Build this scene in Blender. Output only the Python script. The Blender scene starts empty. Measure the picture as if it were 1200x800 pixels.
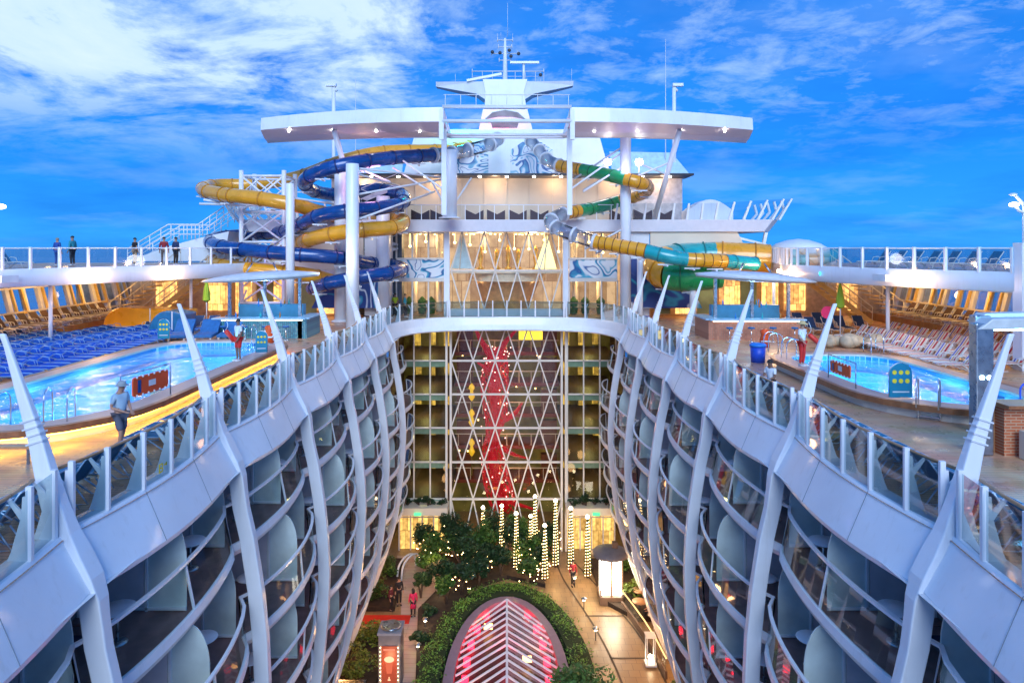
import bpy, math, random
from mathutils import Vector, Matrix
from mathutils.geometry import tessellate_polygon
R = math.radians; PI = math.pi
rnd = random.Random(7)
S = bpy.context.scene
COL = S.collection
ZC = 23.0      # camera height over the garden floor
DK = 17.8      # pool deck level
UD = 21.9      # upper side decks

def P(px, py, Y):                     # photo pixel + distance -> point
    return Vector(((px-594)*Y/800, Y, ZC-(py-290)*Y/800))

# ------------------------------------------------------------------ materials
MATS = {}
def nodes(name):
    m = bpy.data.materials.new(name); m.use_nodes = True
    return m, m.node_tree.nodes, m.node_tree.links, m.node_tree.nodes['Principled BSDF']
def mat(name, col, rough=.5, metal=0., var=.12, scale=3., bump=0., bscale=30., emit=None, es=0., island=0., coat=0., spec=.5):
    if name in MATS: return MATS[name]
    m, N, L, b = nodes(name)
    b.inputs['Roughness'].default_value = rough
    b.inputs['Metallic'].default_value = metal
    b.inputs['Specular IOR Level'].default_value = spec
    if coat: b.inputs['Coat Weight'].default_value = coat; b.inputs['Coat Roughness'].default_value = .08
    tc = N.new('ShaderNodeTexCoord')
    n = N.new('ShaderNodeTexNoise'); n.inputs['Scale'].default_value = scale; n.inputs['Detail'].default_value = 5
    L.new(tc.outputs['Object'], n.inputs['Vector'])
    r = N.new('ShaderNodeValToRGB')
    r.color_ramp.elements[0].position = .3; r.color_ramp.elements[1].position = .7
    r.color_ramp.elements[0].color = tuple(max(0, c*(1-var)) for c in col)+(1,)
    r.color_ramp.elements[1].color = tuple(min(1, c*(1+var)) for c in col)+(1,)
    L.new(n.outputs['Fac'], r.inputs['Fac'])
    out = r.outputs['Color']
    if island:
        g = N.new('ShaderNodeNewGeometry')
        mr = N.new('ShaderNodeMapRange'); mr.inputs['To Min'].default_value = 1-island; mr.inputs['To Max'].default_value = 1+island
        L.new(g.outputs['Random Per Island'], mr.inputs['Value'])
        vm = N.new('ShaderNodeVectorMath'); vm.operation = 'SCALE'
        L.new(out, vm.inputs[0]); L.new(mr.outputs['Result'], vm.inputs['Scale']); out = vm.outputs['Vector']
    L.new(out, b.inputs['Base Color'])
    rr = N.new('ShaderNodeMapRange'); rr.inputs['To Min'].default_value = max(.02, rough-.08); rr.inputs['To Max'].default_value = min(1, rough+.1)
    L.new(n.outputs['Fac'], rr.inputs['Value']); L.new(rr.outputs['Result'], b.inputs['Roughness'])
    if bump:
        n2 = N.new('ShaderNodeTexNoise'); n2.inputs['Scale'].default_value = bscale; n2.inputs['Detail'].default_value = 4
        L.new(tc.outputs['Object'], n2.inputs['Vector'])
        bp = N.new('ShaderNodeBump'); bp.inputs['Strength'].default_value = bump; bp.inputs['Distance'].default_value = .02
        L.new(n2.outputs['Fac'], bp.inputs['Height']); L.new(bp.outputs['Normal'], b.inputs['Normal'])
    if emit:
        b.inputs['Emission Color'].default_value = tuple(emit)+(1,); b.inputs['Emission Strength'].default_value = es
    MATS[name] = m; return m
def glass(name, tint=(.8,.9,.9), gloss=.12, rough=.03):
    if name in MATS: return MATS[name]
    m = bpy.data.materials.new(name); m.use_nodes = True; N = m.node_tree.nodes; L = m.node_tree.links; N.clear()
    o = N.new('ShaderNodeOutputMaterial'); t = N.new('ShaderNodeBsdfTransparent'); g = N.new('ShaderNodeBsdfGlossy')
    t.inputs['Color'].default_value = tuple(tint)+(1,); g.inputs['Roughness'].default_value = rough
    lw = N.new('ShaderNodeLayerWeight'); lw.inputs['Blend'].default_value = .25
    mr = N.new('ShaderNodeMapRange'); mr.inputs['To Min'].default_value = gloss*.35; mr.inputs['To Max'].default_value = min(1, gloss*4)
    x = N.new('ShaderNodeMixShader')
    L.new(lw.outputs['Fresnel'], mr.inputs['Value']); L.new(mr.outputs['Result'], x.inputs['Fac'])
    L.new(t.outputs[0], x.inputs[1]); L.new(g.outputs[0], x.inputs[2]); L.new(x.outputs[0], o.inputs['Surface'])
    MATS[name] = m; return m
def lamp(name, col, s):
    if name in MATS: return MATS[name]
    m = bpy.data.materials.new(name); m.use_nodes = True; N = m.node_tree.nodes; L = m.node_tree.links; N.clear()
    o = N.new('ShaderNodeOutputMaterial'); e = N.new('ShaderNodeEmission')
    e.inputs['Color'].default_value = tuple(col)+(1,); e.inputs['Strength'].default_value = s
    L.new(e.outputs[0], o.inputs['Surface']); MATS[name] = m; return m
def planks(name, c1, c2, w=.12, axis='X', rough=.35, gap=(.03,.02,.015)):
    if name in MATS: return MATS[name]
    m, N, L, b = nodes(name)
    tc = N.new('ShaderNodeTexCoord'); mp = N.new('ShaderNodeMapping')
    L.new(tc.outputs['Object'], mp.inputs['Vector'])
    if axis == 'Y': mp.inputs['Rotation'].default_value[2] = PI/2
    br = N.new('ShaderNodeTexBrick'); br.inputs['Scale'].default_value = 1
    br.inputs['Brick Width'].default_value = 2.4; br.inputs['Row Height'].default_value = w; br.inputs['Mortar Size'].default_value = .006
    br.inputs['Color1'].default_value = tuple(c1)+(1,); br.inputs['Color2'].default_value = tuple(c2)+(1,); br.inputs['Mortar'].default_value = tuple(gap)+(1,)
    L.new(mp.outputs[0], br.inputs['Vector'])
    n = N.new('ShaderNodeTexNoise'); n.inputs['Scale'].default_value = .9; n.inputs['Detail'].default_value = 6
    L.new(tc.outputs['Object'], n.inputs['Vector'])
    mx = N.new('ShaderNodeMix'); mx.data_type = 'RGBA'; mx.blend_type = 'MULTIPLY'; mx.inputs[0].default_value = .5
    L.new(br.outputs['Color'], mx.inputs[6]); L.new(n.outputs['Color'], mx.inputs[7])
    hs = N.new('ShaderNodeHueSaturation'); hs.inputs['Value'].default_value = 1.3; L.new(mx.outputs[2], hs.inputs['Color'])
    L.new(hs.outputs[0], b.inputs['Base Color'])
    mr = N.new('ShaderNodeMapRange'); mr.inputs['From Min'].default_value = .35; mr.inputs['From Max'].default_value = .65
    mr.inputs['To Min'].default_value = rough*.5; mr.inputs['To Max'].default_value = rough*1.6
    L.new(n.outputs['Fac'], mr.inputs['Value']); L.new(mr.outputs['Result'], b.inputs['Roughness'])
    MATS[name] = m; return m
def tiles(name, c1, c2, w=.3, h=.3, mortar=(.1,.08,.06), msize=.01, rough=.4, rot=(0,0,0), offset=.5):
    if name in MATS: return MATS[name]
    m, N, L, b = nodes(name)
    tc = N.new('ShaderNodeTexCoord'); mp = N.new('ShaderNodeMapping'); mp.inputs['Rotation'].default_value = rot
    L.new(tc.outputs['Object'], mp.inputs['Vector'])
    br = N.new('ShaderNodeTexBrick'); br.offset = offset; br.inputs['Scale'].default_value = 1
    br.inputs['Brick Width'].default_value = w; br.inputs['Row Height'].default_value = h; br.inputs['Mortar Size'].default_value = msize
    br.inputs['Color1'].default_value = tuple(c1)+(1,); br.inputs['Color2'].default_value = tuple(c2)+(1,); br.inputs['Mortar'].default_value = tuple(mortar)+(1,)
    L.new(mp.outputs[0], br.inputs['Vector']); L.new(br.outputs['Color'], b.inputs['Base Color'])
    b.inputs['Roughness'].default_value = rough
    MATS[name] = m; return m
def swirl(name, base, c1, c2, scale=.35, dist=6.):
    if name in MATS: return MATS[name]
    m, N, L, b = nodes(name)
    tc = N.new('ShaderNodeTexCoord')
    w = N.new('ShaderNodeTexNoise'); w.inputs['Scale'].default_value = scale; w.inputs['Detail'].default_value = 1.2; w.inputs['Distortion'].default_value = 2.2
    L.new(tc.outputs['Object'], w.inputs['Vector'])
    r = N.new('ShaderNodeValToRGB'); cr = r.color_ramp; cr.interpolation = 'EASE'
    cr.elements[0].position = 0; cr.elements[0].color = base+(1,)
    cr.elements[1].position = 1; cr.elements[1].color = base+(1,)
    for p, c in ((.36,base),(.40,c2),(.44,base),(.49,base),(.51,c1),(.56,c2),(.58,base),(.63,base),(.65,c1),(.67,base)):
        e = cr.elements.new(p); e.color = c+(1,)
    L.new(w.outputs['Fac'], r.inputs['Fac']); L.new(r.outputs[0], b.inputs['Base Color'])
    b.inputs['Roughness'].default_value = .45
    MATS[name] = m; return m

# ------------------------------------------------------------------ mesh builder
def V(*a): return Vector(a)
class MB:
    def __init__(s): s.v = []; s.f = []; s.m = []; s.s = []; s.mi = 0; s.pc = []
    def add(s, vs, fs, smooth=False):
        o = len(s.v); s.v += [Vector(v) for v in vs]; s.pc.append((o, len(vs), len(s.f), len(fs)))
        for f in fs: s.f.append([i+o for i in f]); s.m.append(s.mi); s.s.append(smooth)
        return s
    def box(s, c, d, rz=0., rx=0., ry=0.):
        M = Matrix.Rotation(rz,3,'Z') @ Matrix.Rotation(ry,3,'Y') @ Matrix.Rotation(rx,3,'X')
        c = Vector(c); h = [x/2 for x in d]
        vs = [c + M @ Vector((sx*h[0], sy*h[1], sz*h[2])) for sz in (-1,1) for sx, sy in ((-1,-1),(1,-1),(1,1),(-1,1))]
        return s.add(vs, [(3,2,1,0),(4,5,6,7),(0,1,5,4),(1,2,6,5),(2,3,7,6),(3,0,4,7)])
    def beam(s, a, b, w, h=None, w2=None, h2=None, up=(0,0,1)):
        a = Vector(a); b = Vector(b); h = h or w; w2 = w if w2 is None else w2; h2 = h if h2 is None else h2
        d = (b-a).normalized(); up = Vector(up)
        if abs(d.dot(up)) > .98: up = Vector((0,1,0))
        x = d.cross(up).normalized(); y = x.cross(d)
        vs = [a+x*(i*w/2)+y*(j*h/2) for i, j in ((-1,-1),(1,-1),(1,1),(-1,1))] + [b+x*(i*w2/2)+y*(j*h2/2) for i, j in ((-1,-1),(1,-1),(1,1),(-1,1))]
        return s.add(vs, [(3,2,1,0),(4,5,6,7),(0,1,5,4),(1,2,6,5),(2,3,7,6),(3,0,4,7)])
    def tube(s, pts, r, n=8, caps=True, smooth=True, closed=False):
        pts = [Vector(p) for p in pts]; k = len(pts)
        rs = r if isinstance(r, (list, tuple)) else [r]*k
        vs = []; nrm = None
        for i, p in enumerate(pts):
            if closed: d = pts[(i+1) % k]-pts[i-1]
            else: d = pts[min(i+1,k-1)]-pts[max(i-1,0)]
            d.normalize()
            if nrm is None: nrm = d.orthogonal().normalized()
            else:
                nrm = nrm - d*nrm.dot(d)
                if nrm.length < 1e-5: nrm = d.orthogonal()
                nrm.normalize()
            b = d.cross(nrm)
            vs += [p + nrm*(rs[i]*math.cos(2*PI*j/n)) + b*(rs[i]*math.sin(2*PI*j/n)) for j in range(n)]
        fs = []
        for i in range(k if closed else k-1):
            i2 = (i+1) % k
            fs += [(i*n+j, i*n+(j+1)%n, i2*n+(j+1)%n, i2*n+j) for j in range(n)]
        s.add(vs, fs, smooth)
        if caps and not closed:
            o = len(s.v)-len(vs)
            s.f.append([o+j for j in range(n)][::-1]); s.m.append(s.mi); s.s.append(False)
            s.f.append([o+(k-1)*n+j for j in range(n)]); s.m.append(s.mi); s.s.append(False)
            q = s.pc[-1]; s.pc[-1] = (q[0],q[1],q[2],q[3]+2)
        return s
    def loft(s, rings, closed=True, smooth=False, caps=False):
        n = len(rings[0]); vs = [p for r in rings for p in r]; fs = []
        for i in range(len(rings)-1):
            for j in range(n if closed else n-1):
                fs.append((i*n+j, i*n+(j+1)%n, (i+1)*n+(j+1)%n, (i+1)*n+j))
        if caps: fs += [tuple(range(n))[::-1], tuple((len(rings)-1)*n+j for j in range(n))]
        return s.add(vs, fs, smooth)
    def quad(s, a, b, c, d): return s.add([a,b,c,d], [(0,1,2,3)])
    def prism(s, poly, z0, z1, smooth=False):
        n = len(poly); vs = [V(p[0],p[1],z0) for p in poly]+[V(p[0],p[1],z1) for p in poly]
        s.add(vs, [tuple(range(n))[::-1], tuple(range(n,2*n))]+[(i,(i+1)%n,n+(i+1)%n,n+i) for i in range(n)]); return s
    def extr(s, poly3, d):                              # a flat 3-D outline pushed along d
        n = len(poly3); d = Vector(d); vs = [Vector(p) for p in poly3]; vs += [p+d for p in vs]
        return s.add(vs, [tuple(range(n))[::-1], tuple(range(n,2*n))]+[(i,(i+1)%n,n+(i+1)%n,n+i) for i in range(n)])
    def lathe(s, c, prof, n=16, smooth=True, sy=1.):
        c = Vector(c); rings = [[c+V(r*math.cos(2*PI*j/n), sy*r*math.sin(2*PI*j/n), z) for j in range(n)] for r, z in prof]
        return s.loft(rings, True, smooth, True)
    def ball(s, c, r, n=10, sz=1., sx=1., sy=1.):
        prof = [(max(.001, math.sin(PI*i/n)), -math.cos(PI*i/n)) for i in range(n+1)]
        c = Vector(c); rings = [[c+V(r*sx*q*math.cos(2*PI*j/n), r*sy*q*math.sin(2*PI*j/n), r*sz*z) for j in range(n)] for q, z in prof]
        return s.loft(rings, True, True)
    def sheet(s, outer, holes, z):                      # flat sheet with holes
        polys = [[V(p[0],p[1],0) for p in outer]]+[[V(p[0],p[1],0) for p in h] for h in holes]
        tr = tessellate_polygon(polys); pts = [V(p.x,p.y,z) for q in polys for p in q]
        return s.add(pts, [tuple(t) for t in tr])
    def each(s, name, m, parent):                       # one object for every piece added
        for o, k, fo, fk in s.pc:
            q = MB(); q.v = s.v[o:o+k]; q.f = [[i-o for i in f] for f in s.f[fo:fo+fk]]; q.m = s.m[fo:fo+fk]; q.s = s.s[fo:fo+fk]; q.build(name, m, parent)
    def build(s, name, m, parent=None, at=None, bevel=0.):
        me = bpy.data.meshes.new(name)
        org = ORG.get(parent.name, V(0,0,0)) if parent else (Vector(at) if at is not None else V(0,0,0))
        me.from_pydata([v-org for v in s.v], [], s.f)
        for x in (m if isinstance(m, (list, tuple)) else [m]): me.materials.append(x)
        me.polygons.foreach_set('material_index', s.m); me.polygons.foreach_set('use_smooth', s.s)
        me.update()
        o = bpy.data.objects.new(name, me); COL.objects.link(o)
        if parent: o.parent = parent
        else: o.location = org
        ORG[o.name] = org
        if bevel:
            b = o.modifiers.new('bevel', 'BEVEL'); b.width = bevel; b.segments = 2; b.limit_method = 'ANGLE'
        return o
ORG = {}
def tag(o, label, cat, group=None):
    o['label'] = label; o['category'] = cat
    if group: o['group'] = group
    return o
def thing(name, label, cat, loc=(0,0,0), group=None):
    o = bpy.data.objects.new(name, None); COL.objects.link(o); o.location = loc; o.empty_display_size = .2
    ORG[o.name] = Vector(loc); return tag(o, label, cat, group)
def struct(o, k='structure'): o['kind'] = k; return o
def copy_tree(o, parent=None):
    c = o.copy(); COL.objects.link(c)
    if parent: c.parent = parent
    ORG[c.name] = ORG.get(o.name, V(0,0,0))
    for ch in [x for x in KIDS.get(o.name, list(o.children))]: copy_tree(ch, c)
    return c
KIDS = {}
def freeze(o):                                          # remember a prototype's children for quick copying
    KIDS[o.name] = list(o.children)
    for c in KIDS[o.name]: freeze(c)
    return o
def put(proto, first, loc, rz=0., label=None, group=None, sc=None):
    o = proto if first else copy_tree(proto)
    o.location = loc; o.rotation_euler = (0,0,rz)
    if sc: o.scale = sc
    if label: o['label'] = label
    if group: o['group'] = group
    return o
def spline(pts, n=6):
    pts = [Vector(p) for p in pts]; out = []
    for i in range(len(pts)-1):
        p0 = pts[max(i-1,0)]; p1 = pts[i]; p2 = pts[i+1]; p3 = pts[min(i+2,len(pts)-1)]
        for k in range(n):
            t = k/n
            out.append(.5*((2*p1)+(p2-p0)*t+(2*p0-5*p1+4*p2-p3)*t*t+(3*p1-p0-3*p2+p3)*t**3))
    out.append(pts[-1]); return out
ORD = ['first','second','third','fourth','fifth','sixth','seventh','eighth','ninth','tenth','eleventh','twelfth','thirteenth','fourteenth','fifteenth','sixteenth','seventeenth','eighteenth','nineteenth','twentieth','twenty-first','twenty-second','twenty-third','twenty-fourth','twenty-fifth']
def light(name, loc, col, e, r=.15, typ='POINT', size=None):
    d = bpy.data.lights.new(name, typ); d.energy = e; d.color = col
    if typ == 'POINT': d.shadow_soft_size = r
    if size: d.size = size
    o = bpy.data.objects.new(name, d); COL.objects.link(o); o.location = loc; return o

def interior(name, c1, c2, s, scale=1.6, axis='Y'):
    """a lit room seen through a window: uneven warm light, shelves and darker gaps"""
    if name in MATS: return MATS[name]
    m, N, L, b = nodes(name); tc = N.new('ShaderNodeTexCoord')
    mp = N.new('ShaderNodeMapping'); mp.inputs['Rotation'].default_value = (PI/2,0,0) if axis == 'Y' else (PI/2,0,PI/2); L.new(tc.outputs['Object'], mp.inputs['Vector'])
    v = N.new('ShaderNodeTexBrick'); v.inputs['Scale'].default_value = scale; v.inputs['Brick Width'].default_value = .62; v.inputs['Row Height'].default_value = 2.3; v.inputs['Mortar Size'].default_value = .022; v.offset = .5
    v.inputs['Color1'].default_value = (1,1,1,1); v.inputs['Color2'].default_value = (.35,.35,.35,1); v.inputs['Mortar'].default_value = (.1,.1,.1,1); L.new(mp.outputs[0], v.inputs['Vector'])
    n = N.new('ShaderNodeTexNoise'); n.inputs['Scale'].default_value = scale*2.2; n.inputs['Detail'].default_value = 6; L.new(tc.outputs['Object'], n.inputs['Vector'])
    a = N.new('ShaderNodeMath'); a.operation = 'MULTIPLY'; sp = N.new('ShaderNodeSeparateColor'); L.new(v.outputs['Color'], sp.inputs[0]); L.new(sp.outputs[0], a.inputs[0]); L.new(n.outputs['Fac'], a.inputs[1])
    r = N.new('ShaderNodeValToRGB'); r.color_ramp.elements[0].position = .08; r.color_ramp.elements[1].position = .50
    r.color_ramp.elements[0].color = tuple(c1)+(1,); r.color_ramp.elements[1].color = tuple(c2)+(1,); L.new(a.outputs[0], r.inputs[0])
    L.new(r.outputs[0], b.inputs['Emission Color']); b.inputs['Emission Strength'].default_value = s; b.inputs['Base Color'].default_value = (.05,.03,.02,1); b.inputs['Roughness'].default_value = .2
    MATS[name] = m; return m
# palette
WHITE = mat('white_paint', (.82,.85,.89), .32, var=.05, scale=.8, bump=.03, bscale=4, coat=.2)
def weather(m):
    N = m.node_tree.nodes; L = m.node_tree.links; b = N['Principled BSDF']; src = b.inputs['Base Color'].links[0].from_socket
    tc = N.new('ShaderNodeTexCoord'); mp = N.new('ShaderNodeMapping'); mp.inputs['Scale'].default_value = (5,5,.35); L.new(tc.outputs['Object'], mp.inputs['Vector'])
    n = N.new('ShaderNodeTexNoise'); n.inputs['Scale'].default_value = 1.; n.inputs['Detail'].default_value = 7; n.inputs['Roughness'].default_value = .65; L.new(mp.outputs[0], n.inputs['Vector'])
    r = N.new('ShaderNodeValToRGB'); r.color_ramp.elements[0].position = .55; r.color_ramp.elements[0].color = (1,1,1,1); r.color_ramp.elements[1].position = .78; r.color_ramp.elements[1].color = (.72,.68,.62,1)
    L.new(n.outputs['Fac'], r.inputs[0]); x = N.new('ShaderNodeMix'); x.data_type = 'RGBA'; x.blend_type = 'MULTIPLY'; x.inputs[0].default_value = .4
    L.new(src, x.inputs[6]); L.new(r.outputs[0], x.inputs[7]); L.new(x.outputs[2], b.inputs['Base Color'])
weather(WHITE)
WHITE2 = mat('white_trim', (.70,.72,.75), .4, var=.06, scale=2)
CREAM = mat('cream_paint', (.72,.62,.48), .5, var=.06, scale=.5)
STEEL = mat('brushed_steel', (.42,.46,.50), .28, 1., var=.15, scale=6)
CHROME = mat('chrome', (.7,.73,.76), .12, 1., var=.05)
GREYP = mat('grey_paint', (.25,.27,.30), .5)
DARKG = mat('dark_grey', (.05,.055,.065), .45)
BLACK = mat('black_rubber', (.015,.015,.018), .6)
DIV = mat('frosted_divider', (.58,.68,.66), .35, var=.18, scale=1.2)
DIV2 = mat('grey_divider', (.60,.58,.62), .5, var=.1, scale=2)
CABIN = mat('cabin_glass', (.17,.20,.21), .08, var=.4, scale=.7)
MAROON = mat('maroon_floor', (.22,.13,.12), .45, var=.3, scale=2)
DECKW = planks('teak_deck', (.62,.36,.22), (.54,.30,.18), .12)
TEAK = mat('teak_trim', (.30,.12,.05), .35, var=.25, scale=5)
HANDW = mat('varnished_handrail', (.50,.26,.12), .3, var=.15, scale=6)
STONE = mat('pink_coping', (.58,.40,.34), .4, var=.1, scale=2)
GRAIL = glass('rail_glass', (.50,.64,.68), .10)
GBALC = glass('balcony_glass', (.88,.95,.94), .07)
GCLR = glass('clear_glass', (.9,.94,.95), .08)
GACR = glass('clear_acrylic', (.85,.90,.97), .30, .1)
BLUEF = mat('blue_sling', (.012,.13,.38), .7, var=.2, scale=6, bump=.1)
ROYAL = mat('royal_sling', (.0,.09,.55), .9, var=.3, scale=5, bump=.1, spec=.1)
TEALF = mat('teal_sling', (.01,.16,.30), .7, var=.2, scale=6, bump=.1)
BROWNF = mat('brown_sling', (.07,.03,.02), .7, var=.2)
YEL = mat('yellow_fibreglass', (.80,.36,.015), .28, var=.1, scale=1.5, coat=.6)
NAVY = mat('navy_fibreglass', (.002,.055,.24), .25, var=.3, scale=1.2, coat=.6)
GREEN = mat('green_fibreglass', (.01,.30,.08), .28, var=.2, scale=1.2, coat=.6)
TEAL = mat('teal_fibreglass', (.01,.34,.36), .28, var=.15, scale=1.5, coat=.6)
RED = mat('red_plastic', (.72,.03,.015), .4, var=.1)
ORANGE = mat('orange_plastic', (.85,.09,.01), .45, var=.1)
SIGNB = mat('sign_blue', (.01,.22,.36), .35, var=.08)
YSIGN = mat('sign_yellow', (.80,.62,.03), .5)
BLUEP = mat('blue_plastic', (.01,.07,.55), .4)
LEAF = mat('leaf_green', (.045,.11,.015), .55, var=.4, scale=1.5, island=.5)
LEAFD = mat('leaf_dark', (.018,.05,.014), .55, var=.4, scale=1.5, island=.5)
LEAFY = mat('leaf_bright', (.11,.16,.018), .5, var=.4, scale=1.5, island=.5)
BARK = mat('bark', (.10,.06,.04), .8, var=.3, bump=.4)
SOIL = mat('soil', (.035,.022,.015), .9, var=.4)
WARM = lamp('warm_lamp', (1,.62,.22), 14)
WARM2 = lamp('warm_diffuser', (1,.66,.28), 4.)
WHITEL = lamp('white_lamp', (1,.93,.8), 30)
# ------------------------------------------------------------------ people
SKIN = mat('skin', (.45,.24,.16), .55, var=.08); SKIND = mat('skin_dark', (.22,.11,.07), .5, var=.08); HAIR = mat('dark_hair', (.02,.013,.01), .6); HAIRG = mat('light_hair', (.35,.28,.2), .6)
EYE = mat('eye_dark',(.01,.01,.012),.2)
def skinned(name, verts, edges, radii, m, parent, root=0, sub=1):
    me = bpy.data.meshes.new('t'); me.from_pydata([tuple(v) for v in verts], edges, []); me.update()
    o = bpy.data.objects.new('t', me); COL.objects.link(o)
    o.modifiers.new('skin','SKIN'); 
    sv = me.skin_vertices[0].data if me.skin_vertices else None
    if sv is None: return None
    for i,r in enumerate(radii): sv[i].radius = (r, r) if not isinstance(r, tuple) else r; sv[i].use_root = (i == root)
    s_ = o.modifiers.new('sub','SUBSURF'); s_.levels = sub; s_.render_levels = sub
    dg = bpy.context.evaluated_depsgraph_get(); nm = bpy.data.meshes.new_from_object(o.evaluated_get(dg))
    bpy.data.objects.remove(o); bpy.data.meshes.remove(me); nm.name = name
    nm.materials.clear(); nm.materials.append(m); nm.polygons.foreach_set('use_smooth', [True]*len(nm.polygons)); nm.materials.update() if False else None
    q = bpy.data.objects.new(name, nm); COL.objects.link(q); q.parent = parent; ORG[q.name] = V(0,0,0); return q
def figure(label, loc, rz, J=None, h=1.75, skin=SKIN, top=None, sleeves='short', legs=None, shorts=False, shoe=None, hair=HAIR, hat=None, group=None, long_hair=False):
    """joints in a standing frame facing -y, 1.75 m tall"""
    j = dict(pel=(0,0,.95), sp=(0,0,1.15), ch=(0,0,1.36), nk=(0,0,1.50), hb=(0,-.01,1.58), hd=(0,-.015,1.66),
             sl=(-.17,0,1.42), sr=(.17,0,1.42), el=(-.24,.02,1.14), er=(.24,.02,1.14), wl=(-.25,-.06,.90), wr=(.25,-.06,.90),
             hl=(-.09,0,.90), hr=(.09,0,.90), kl=(-.10,-.02,.50), kr=(.10,-.02,.50), al=(-.10,.02,.08), ar=(.10,.02,.08), tl=(-.11,-.15,.03), tr=(.11,-.15,.03))
    j.update(J or {}); j = {k: Vector(v) for k,v in j.items()}
    t = thing('person', label, 'person', (0,0,0), group)
    names = list(j); vs = [j[n] for n in names]; ix = {n:i for i,n in enumerate(names)}
    ed = [('pel','sp'),('sp','ch'),('ch','nk'),('nk','hb'),('hb','hd'),('ch','sl'),('ch','sr'),('sl','el'),('el','wl'),('sr','er'),('er','wr'),('pel','hl'),('pel','hr'),('hl','kl'),('kl','al'),('al','tl'),('hr','kr'),('kr','ar'),('ar','tr')]
    rad = dict(pel=.125,sp=.115,ch=.13,nk=.055,hb=.075,hd=.092,sl=.06,sr=.06,el=.042,er=.042,wl=.028,wr=.028,hl=.085,hr=.085,kl=.058,kr=.058,al=.038,ar=.038,tl=.035,tr=.035)
    R_ = [rad[n] for n in names]; E = [(ix[a],ix[b]) for a,b in ed]
    # hands: palm and five fingers
    for a,b,sgn in (('el','wl',-1),('er','wr',1)):
        d = (j[b]-j[a]).normalized(); sd = d.cross(V(0,0,1)); sd = sd.normalized() if sd.length > .1 else V(0,1,0)
        p = j[b]+d*.06; vs.append(p); R_.append((.030)); pi = len(vs)-1; E.append((ix[b],pi))
        for f,(o,l) in enumerate(((-.032,.065),(-.011,.08),(.011,.085),(.032,.07))):
            q = p+d*.035+sd*o; vs.append(q); R_.append(.010); E.append((pi,len(vs)-1)); vs.append(q+d*l*.5+V(0,-.01,0)); R_.append(.009); E.append((len(vs)-2,len(vs)-1)); vs.append(q+d*l+V(0,-.03,0)); R_.append(.007); E.append((len(vs)-2,len(vs)-1))
        vs.append(p-d*.01+sd*-.045); R_.append(.010); E.append((pi,len(vs)-1)); vs.append(vs[-1]+d*.03+V(0,-.02,0)); R_.append(.008); E.append((len(vs)-2,len(vs)-1))
    body = skinned('body', vs, E, R_, skin, t)
    H = j['hd']; f = MB()
    for e in (-.032,.032): f.ball(H+V(e,-.088,.0),.011,6)
    f.each('eye', EYE, t); MB().ball(H+V(0,-.10,-.025),.016,6,sz=1.3).build('nose', skin, t); MB().box(H+V(0,-.09,-.055),(.045,.012,.01)).build('mouth', mat('lips',(.35,.08,.07),.5), t)
    f = MB(); [f.ball(H+V(e,.0,-.01),.022,6,sx=.4) for e in (-.092,.092)]; f.each('ear', skin, t)
    hm = MB(); n = 10; rg = []
    for i in range(7):
        a = PI*.52*i/6; rr_ = .104*math.sin(a)+.001; rg.append([H+V(rr_*math.cos(2*PI*k/n), rr_*math.sin(2*PI*k/n)+.012, .105*math.cos(a)+.005) for k in range(n)])
    hm.loft(rg, True, True)
    if long_hair: hm.loft([[H+V(.1*math.cos(2*PI*k/n),.1*math.sin(2*PI*k/n)*.6+.05,z) for k in range(n)] for z in (.03,-.1,-.2)],True,True,True)
    hm.build('hair', hair, t)
    if top:
        ns = ['pel','sp','ch','sl','sr','el','er']+(['wl','wr'] if sleeves == 'long' else [])
        vv = [j[n].copy() for n in ns]; vv.append(j['ch']+V(0,0,.09)); r2 = [.142,.135,.148,.078,.078,.058,.058]+([.044,.044] if sleeves == 'long' else [])+[.075]
        if sleeves == 'short':
            vv[5] = j['sl'].lerp(j['el'],.75); vv[6] = j['sr'].lerp(j['er'],.75)
        e2 = [(0,1),(1,2),(2,3),(2,4),(3,5),(4,6),(2,len(vv)-1)]+([(5,7),(6,8)] if sleeves == 'long' else [])
        skinned('shirt', vv, e2, r2, top, t)
    if legs:
        kl = j['kl'] if not shorts else j['hl'].lerp(j['kl'],.95); kr = j['kr'] if not shorts else j['hr'].lerp(j['kr'],.95)
        vv = [j['pel'],j['hl'],j['hr'],kl,kr]; r2 = [.135,.102,.102,.085 if shorts else .072,.085 if shorts else .072]; e2 = [(0,1),(0,2),(1,3),(2,4)]
        if not shorts: vv += [j['al']+V(0,0,.03),j['ar']+V(0,0,.03)]; r2 += [.056,.056]; e2 += [(3,5),(4,6)]
        skinned('shorts' if shorts else 'trousers', vv, e2, r2, legs, t)
    for a,b in (('al','tl'),('ar','tr')):
        m = MB(); p,q = j[a],j[b]; m.loft([[p+V(x*.045,.05,z) for x,z in ((-1,-.075),(1,-.075),(.8,0),(-.8,0))],[V(p.x+x*.05,(p.y+q.y)/2,p.z+z) for x,z in ((-1,-.075),(1,-.075),(.8,-.01),(-.8,-.01))],[V(q.x+x*.04,q.y-.06,q.z+z) for x,z in ((-1,-.025),(1,-.025),(.8,.02),(-.8,.02))]],True,True,True); m.build('shoe', shoe or WHITE2, t)
    if hat: hat(t, H)
    t.location = loc; t.rotation_euler = (0,0,rz); k = h/1.75; t.scale = (k,k,k)
    return t, j
def cap(col):
    def f(t, H):
        m = MB(); m.lathe(H+V(0,.01,.03),[(.108,-.01),(.112,.03),(.09,.08),(.02,.105)],14); m.lathe(H+V(0,.0,.02),[(.16,-.01),(.165,.0),(.10,.012)],16); m.build('bucket_hat', col, t)
    return f
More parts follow.
